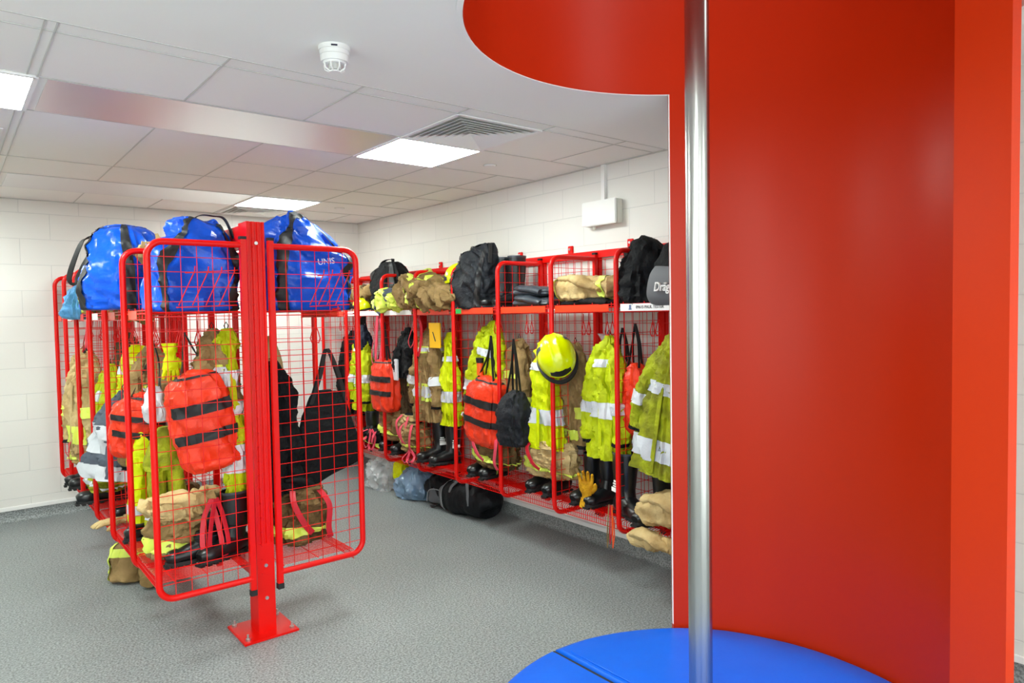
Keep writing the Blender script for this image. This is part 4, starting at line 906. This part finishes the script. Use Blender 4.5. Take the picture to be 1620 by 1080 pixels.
# bay D
red = loops('red webbing braces looping over the shelf edge in the fourth left-hand bay', (.80, 5.72, 1.84), -PI/2, 'strap_red', .36, .16, 7)
folded('tan clothing and hood piled on the fourth left-hand shelf', (.98, 5.84, 1.77), -PI/2, L=.46, D=.19, Hh=.11, m='tan', seed=61, bands=((.2, .3),), crum=.03)
jacket('lime and orange jacket with silver bands hanging in the fourth left-hand bay', (.94, 5.80, 1.40), -PI/2, L=.74, W=.16, D=.08, m='hivis', seed=62, bands=((.5, .6), (.86, .94)))
jacket('brown tunic hanging behind the lime jacket in the fourth left-hand bay', (1.08, 5.92, 1.62), -PI/2, L=.8, W=.17, D=.08, m='brown_cloth', seed=63, bands=())
trousers('lime and silver cuffed trousers pushed out over the grid in the fourth left-hand bay', (.88, 5.70, .52), -PI/2, W=.15, D=.11, Hh=.22, m='hivis_dirty', seed=64, straps=None, bandm='silver')
boot('large black boot sticking out low from the fourth left-hand bay', (0.93, 5.80, .418), PI, h=.2, s=1.1)
# bay E, F
sack('pale blue plastic bag hanging over the shelf edge in the fifth left-hand bay', (.80, 6.12, 1.74), 0, a=.10, b=.09, h=.26, m='blue_light', seed=12, crum=.03, knot=False)
jacket('tan fire coat with a lime stripe hanging out of the fifth left-hand bay', (.86, 6.34, 1.50), -PI/2+.3, L=.78, W=.17, D=.11, m='tan_light', seed=65, bands=((.86, .94),), stripes=('lime_stripe',), slen=.62)
jacket('tan coat hanging in the farthest left-hand bay against the wall', (.96, 6.98, 1.52), -PI/2, L=.74, W=.17, D=.09, m='tan', seed=66, bands=((.8, .9),), stripes=('lime_stripe',))
trousers('tan trousers bunched over boots in the fifth left-hand bay', (.86, 6.42, .60), -PI/2, W=.15, D=.11, Hh=.26, m='tan_light', seed=67, straps='strap_red')
boot('black boot with a red tab at the edge of the fifth left-hand bay', (0.91, 6.52, .418), PI, h=.22, s=.95)
boot('black boot beside the red-tabbed one in the fifth left-hand bay', (0.92, 6.36, .418), PI, h=.22, s=.95)
trousers('tan bunched trousers in the farthest left-hand bay', (1.0, 7.0, .43), -PI/2, W=.16, D=.12, Hh=.32, m='tan', seed=68)
folded('folded dark clothing on the farthest left-hand shelf', (1.0, 6.98, 1.77), -PI/2, L=.4, D=.16, Hh=.06, m='black_cloth', seed=69, bands=(), cat='clothing')
# coat on the floor
t = T('floor_coat', 'tan fire coat with lime stripes dropped on the floor under the island rack', 'coat', (.98, 5.30, 0), -.5)
cp = [(0, 0, .0, .10, .16), (0, 0, .03, .15, .22), (.0, 0, .12, .14, .20), (.0, .02, .21, .11, .15), (0, .03, .27, .05, .07)]
kw = dict(n=48, fold=.14, ff=8, seed=9, crum=.03, cf=8)
P('crumpled_cloth', sweep(new(), cp, m=34, **kw), 'tan', t); P('reflective_band', band(new(), cp, .55, .66, off=.006, **kw), 'lime_stripe', t)
P('vertical_stripe', sweep(new(), cp, m=24, off=.006, v0=.12, v1=.8, caps=(0, 0), u0=.55, u1=.61, **{**kw, 'n': 6}), 'lime_stripe', t)
P('sleeve', sweep(new(), [(.1, -.12, .08, .06, .05), (.14, -.22, .06, .06, .045), (.16, -.30, .05, .055, .04), (.15, -.34, .05, .05, .035)], n=22, m=16, crum=.015, cf=12), 'tan', t)
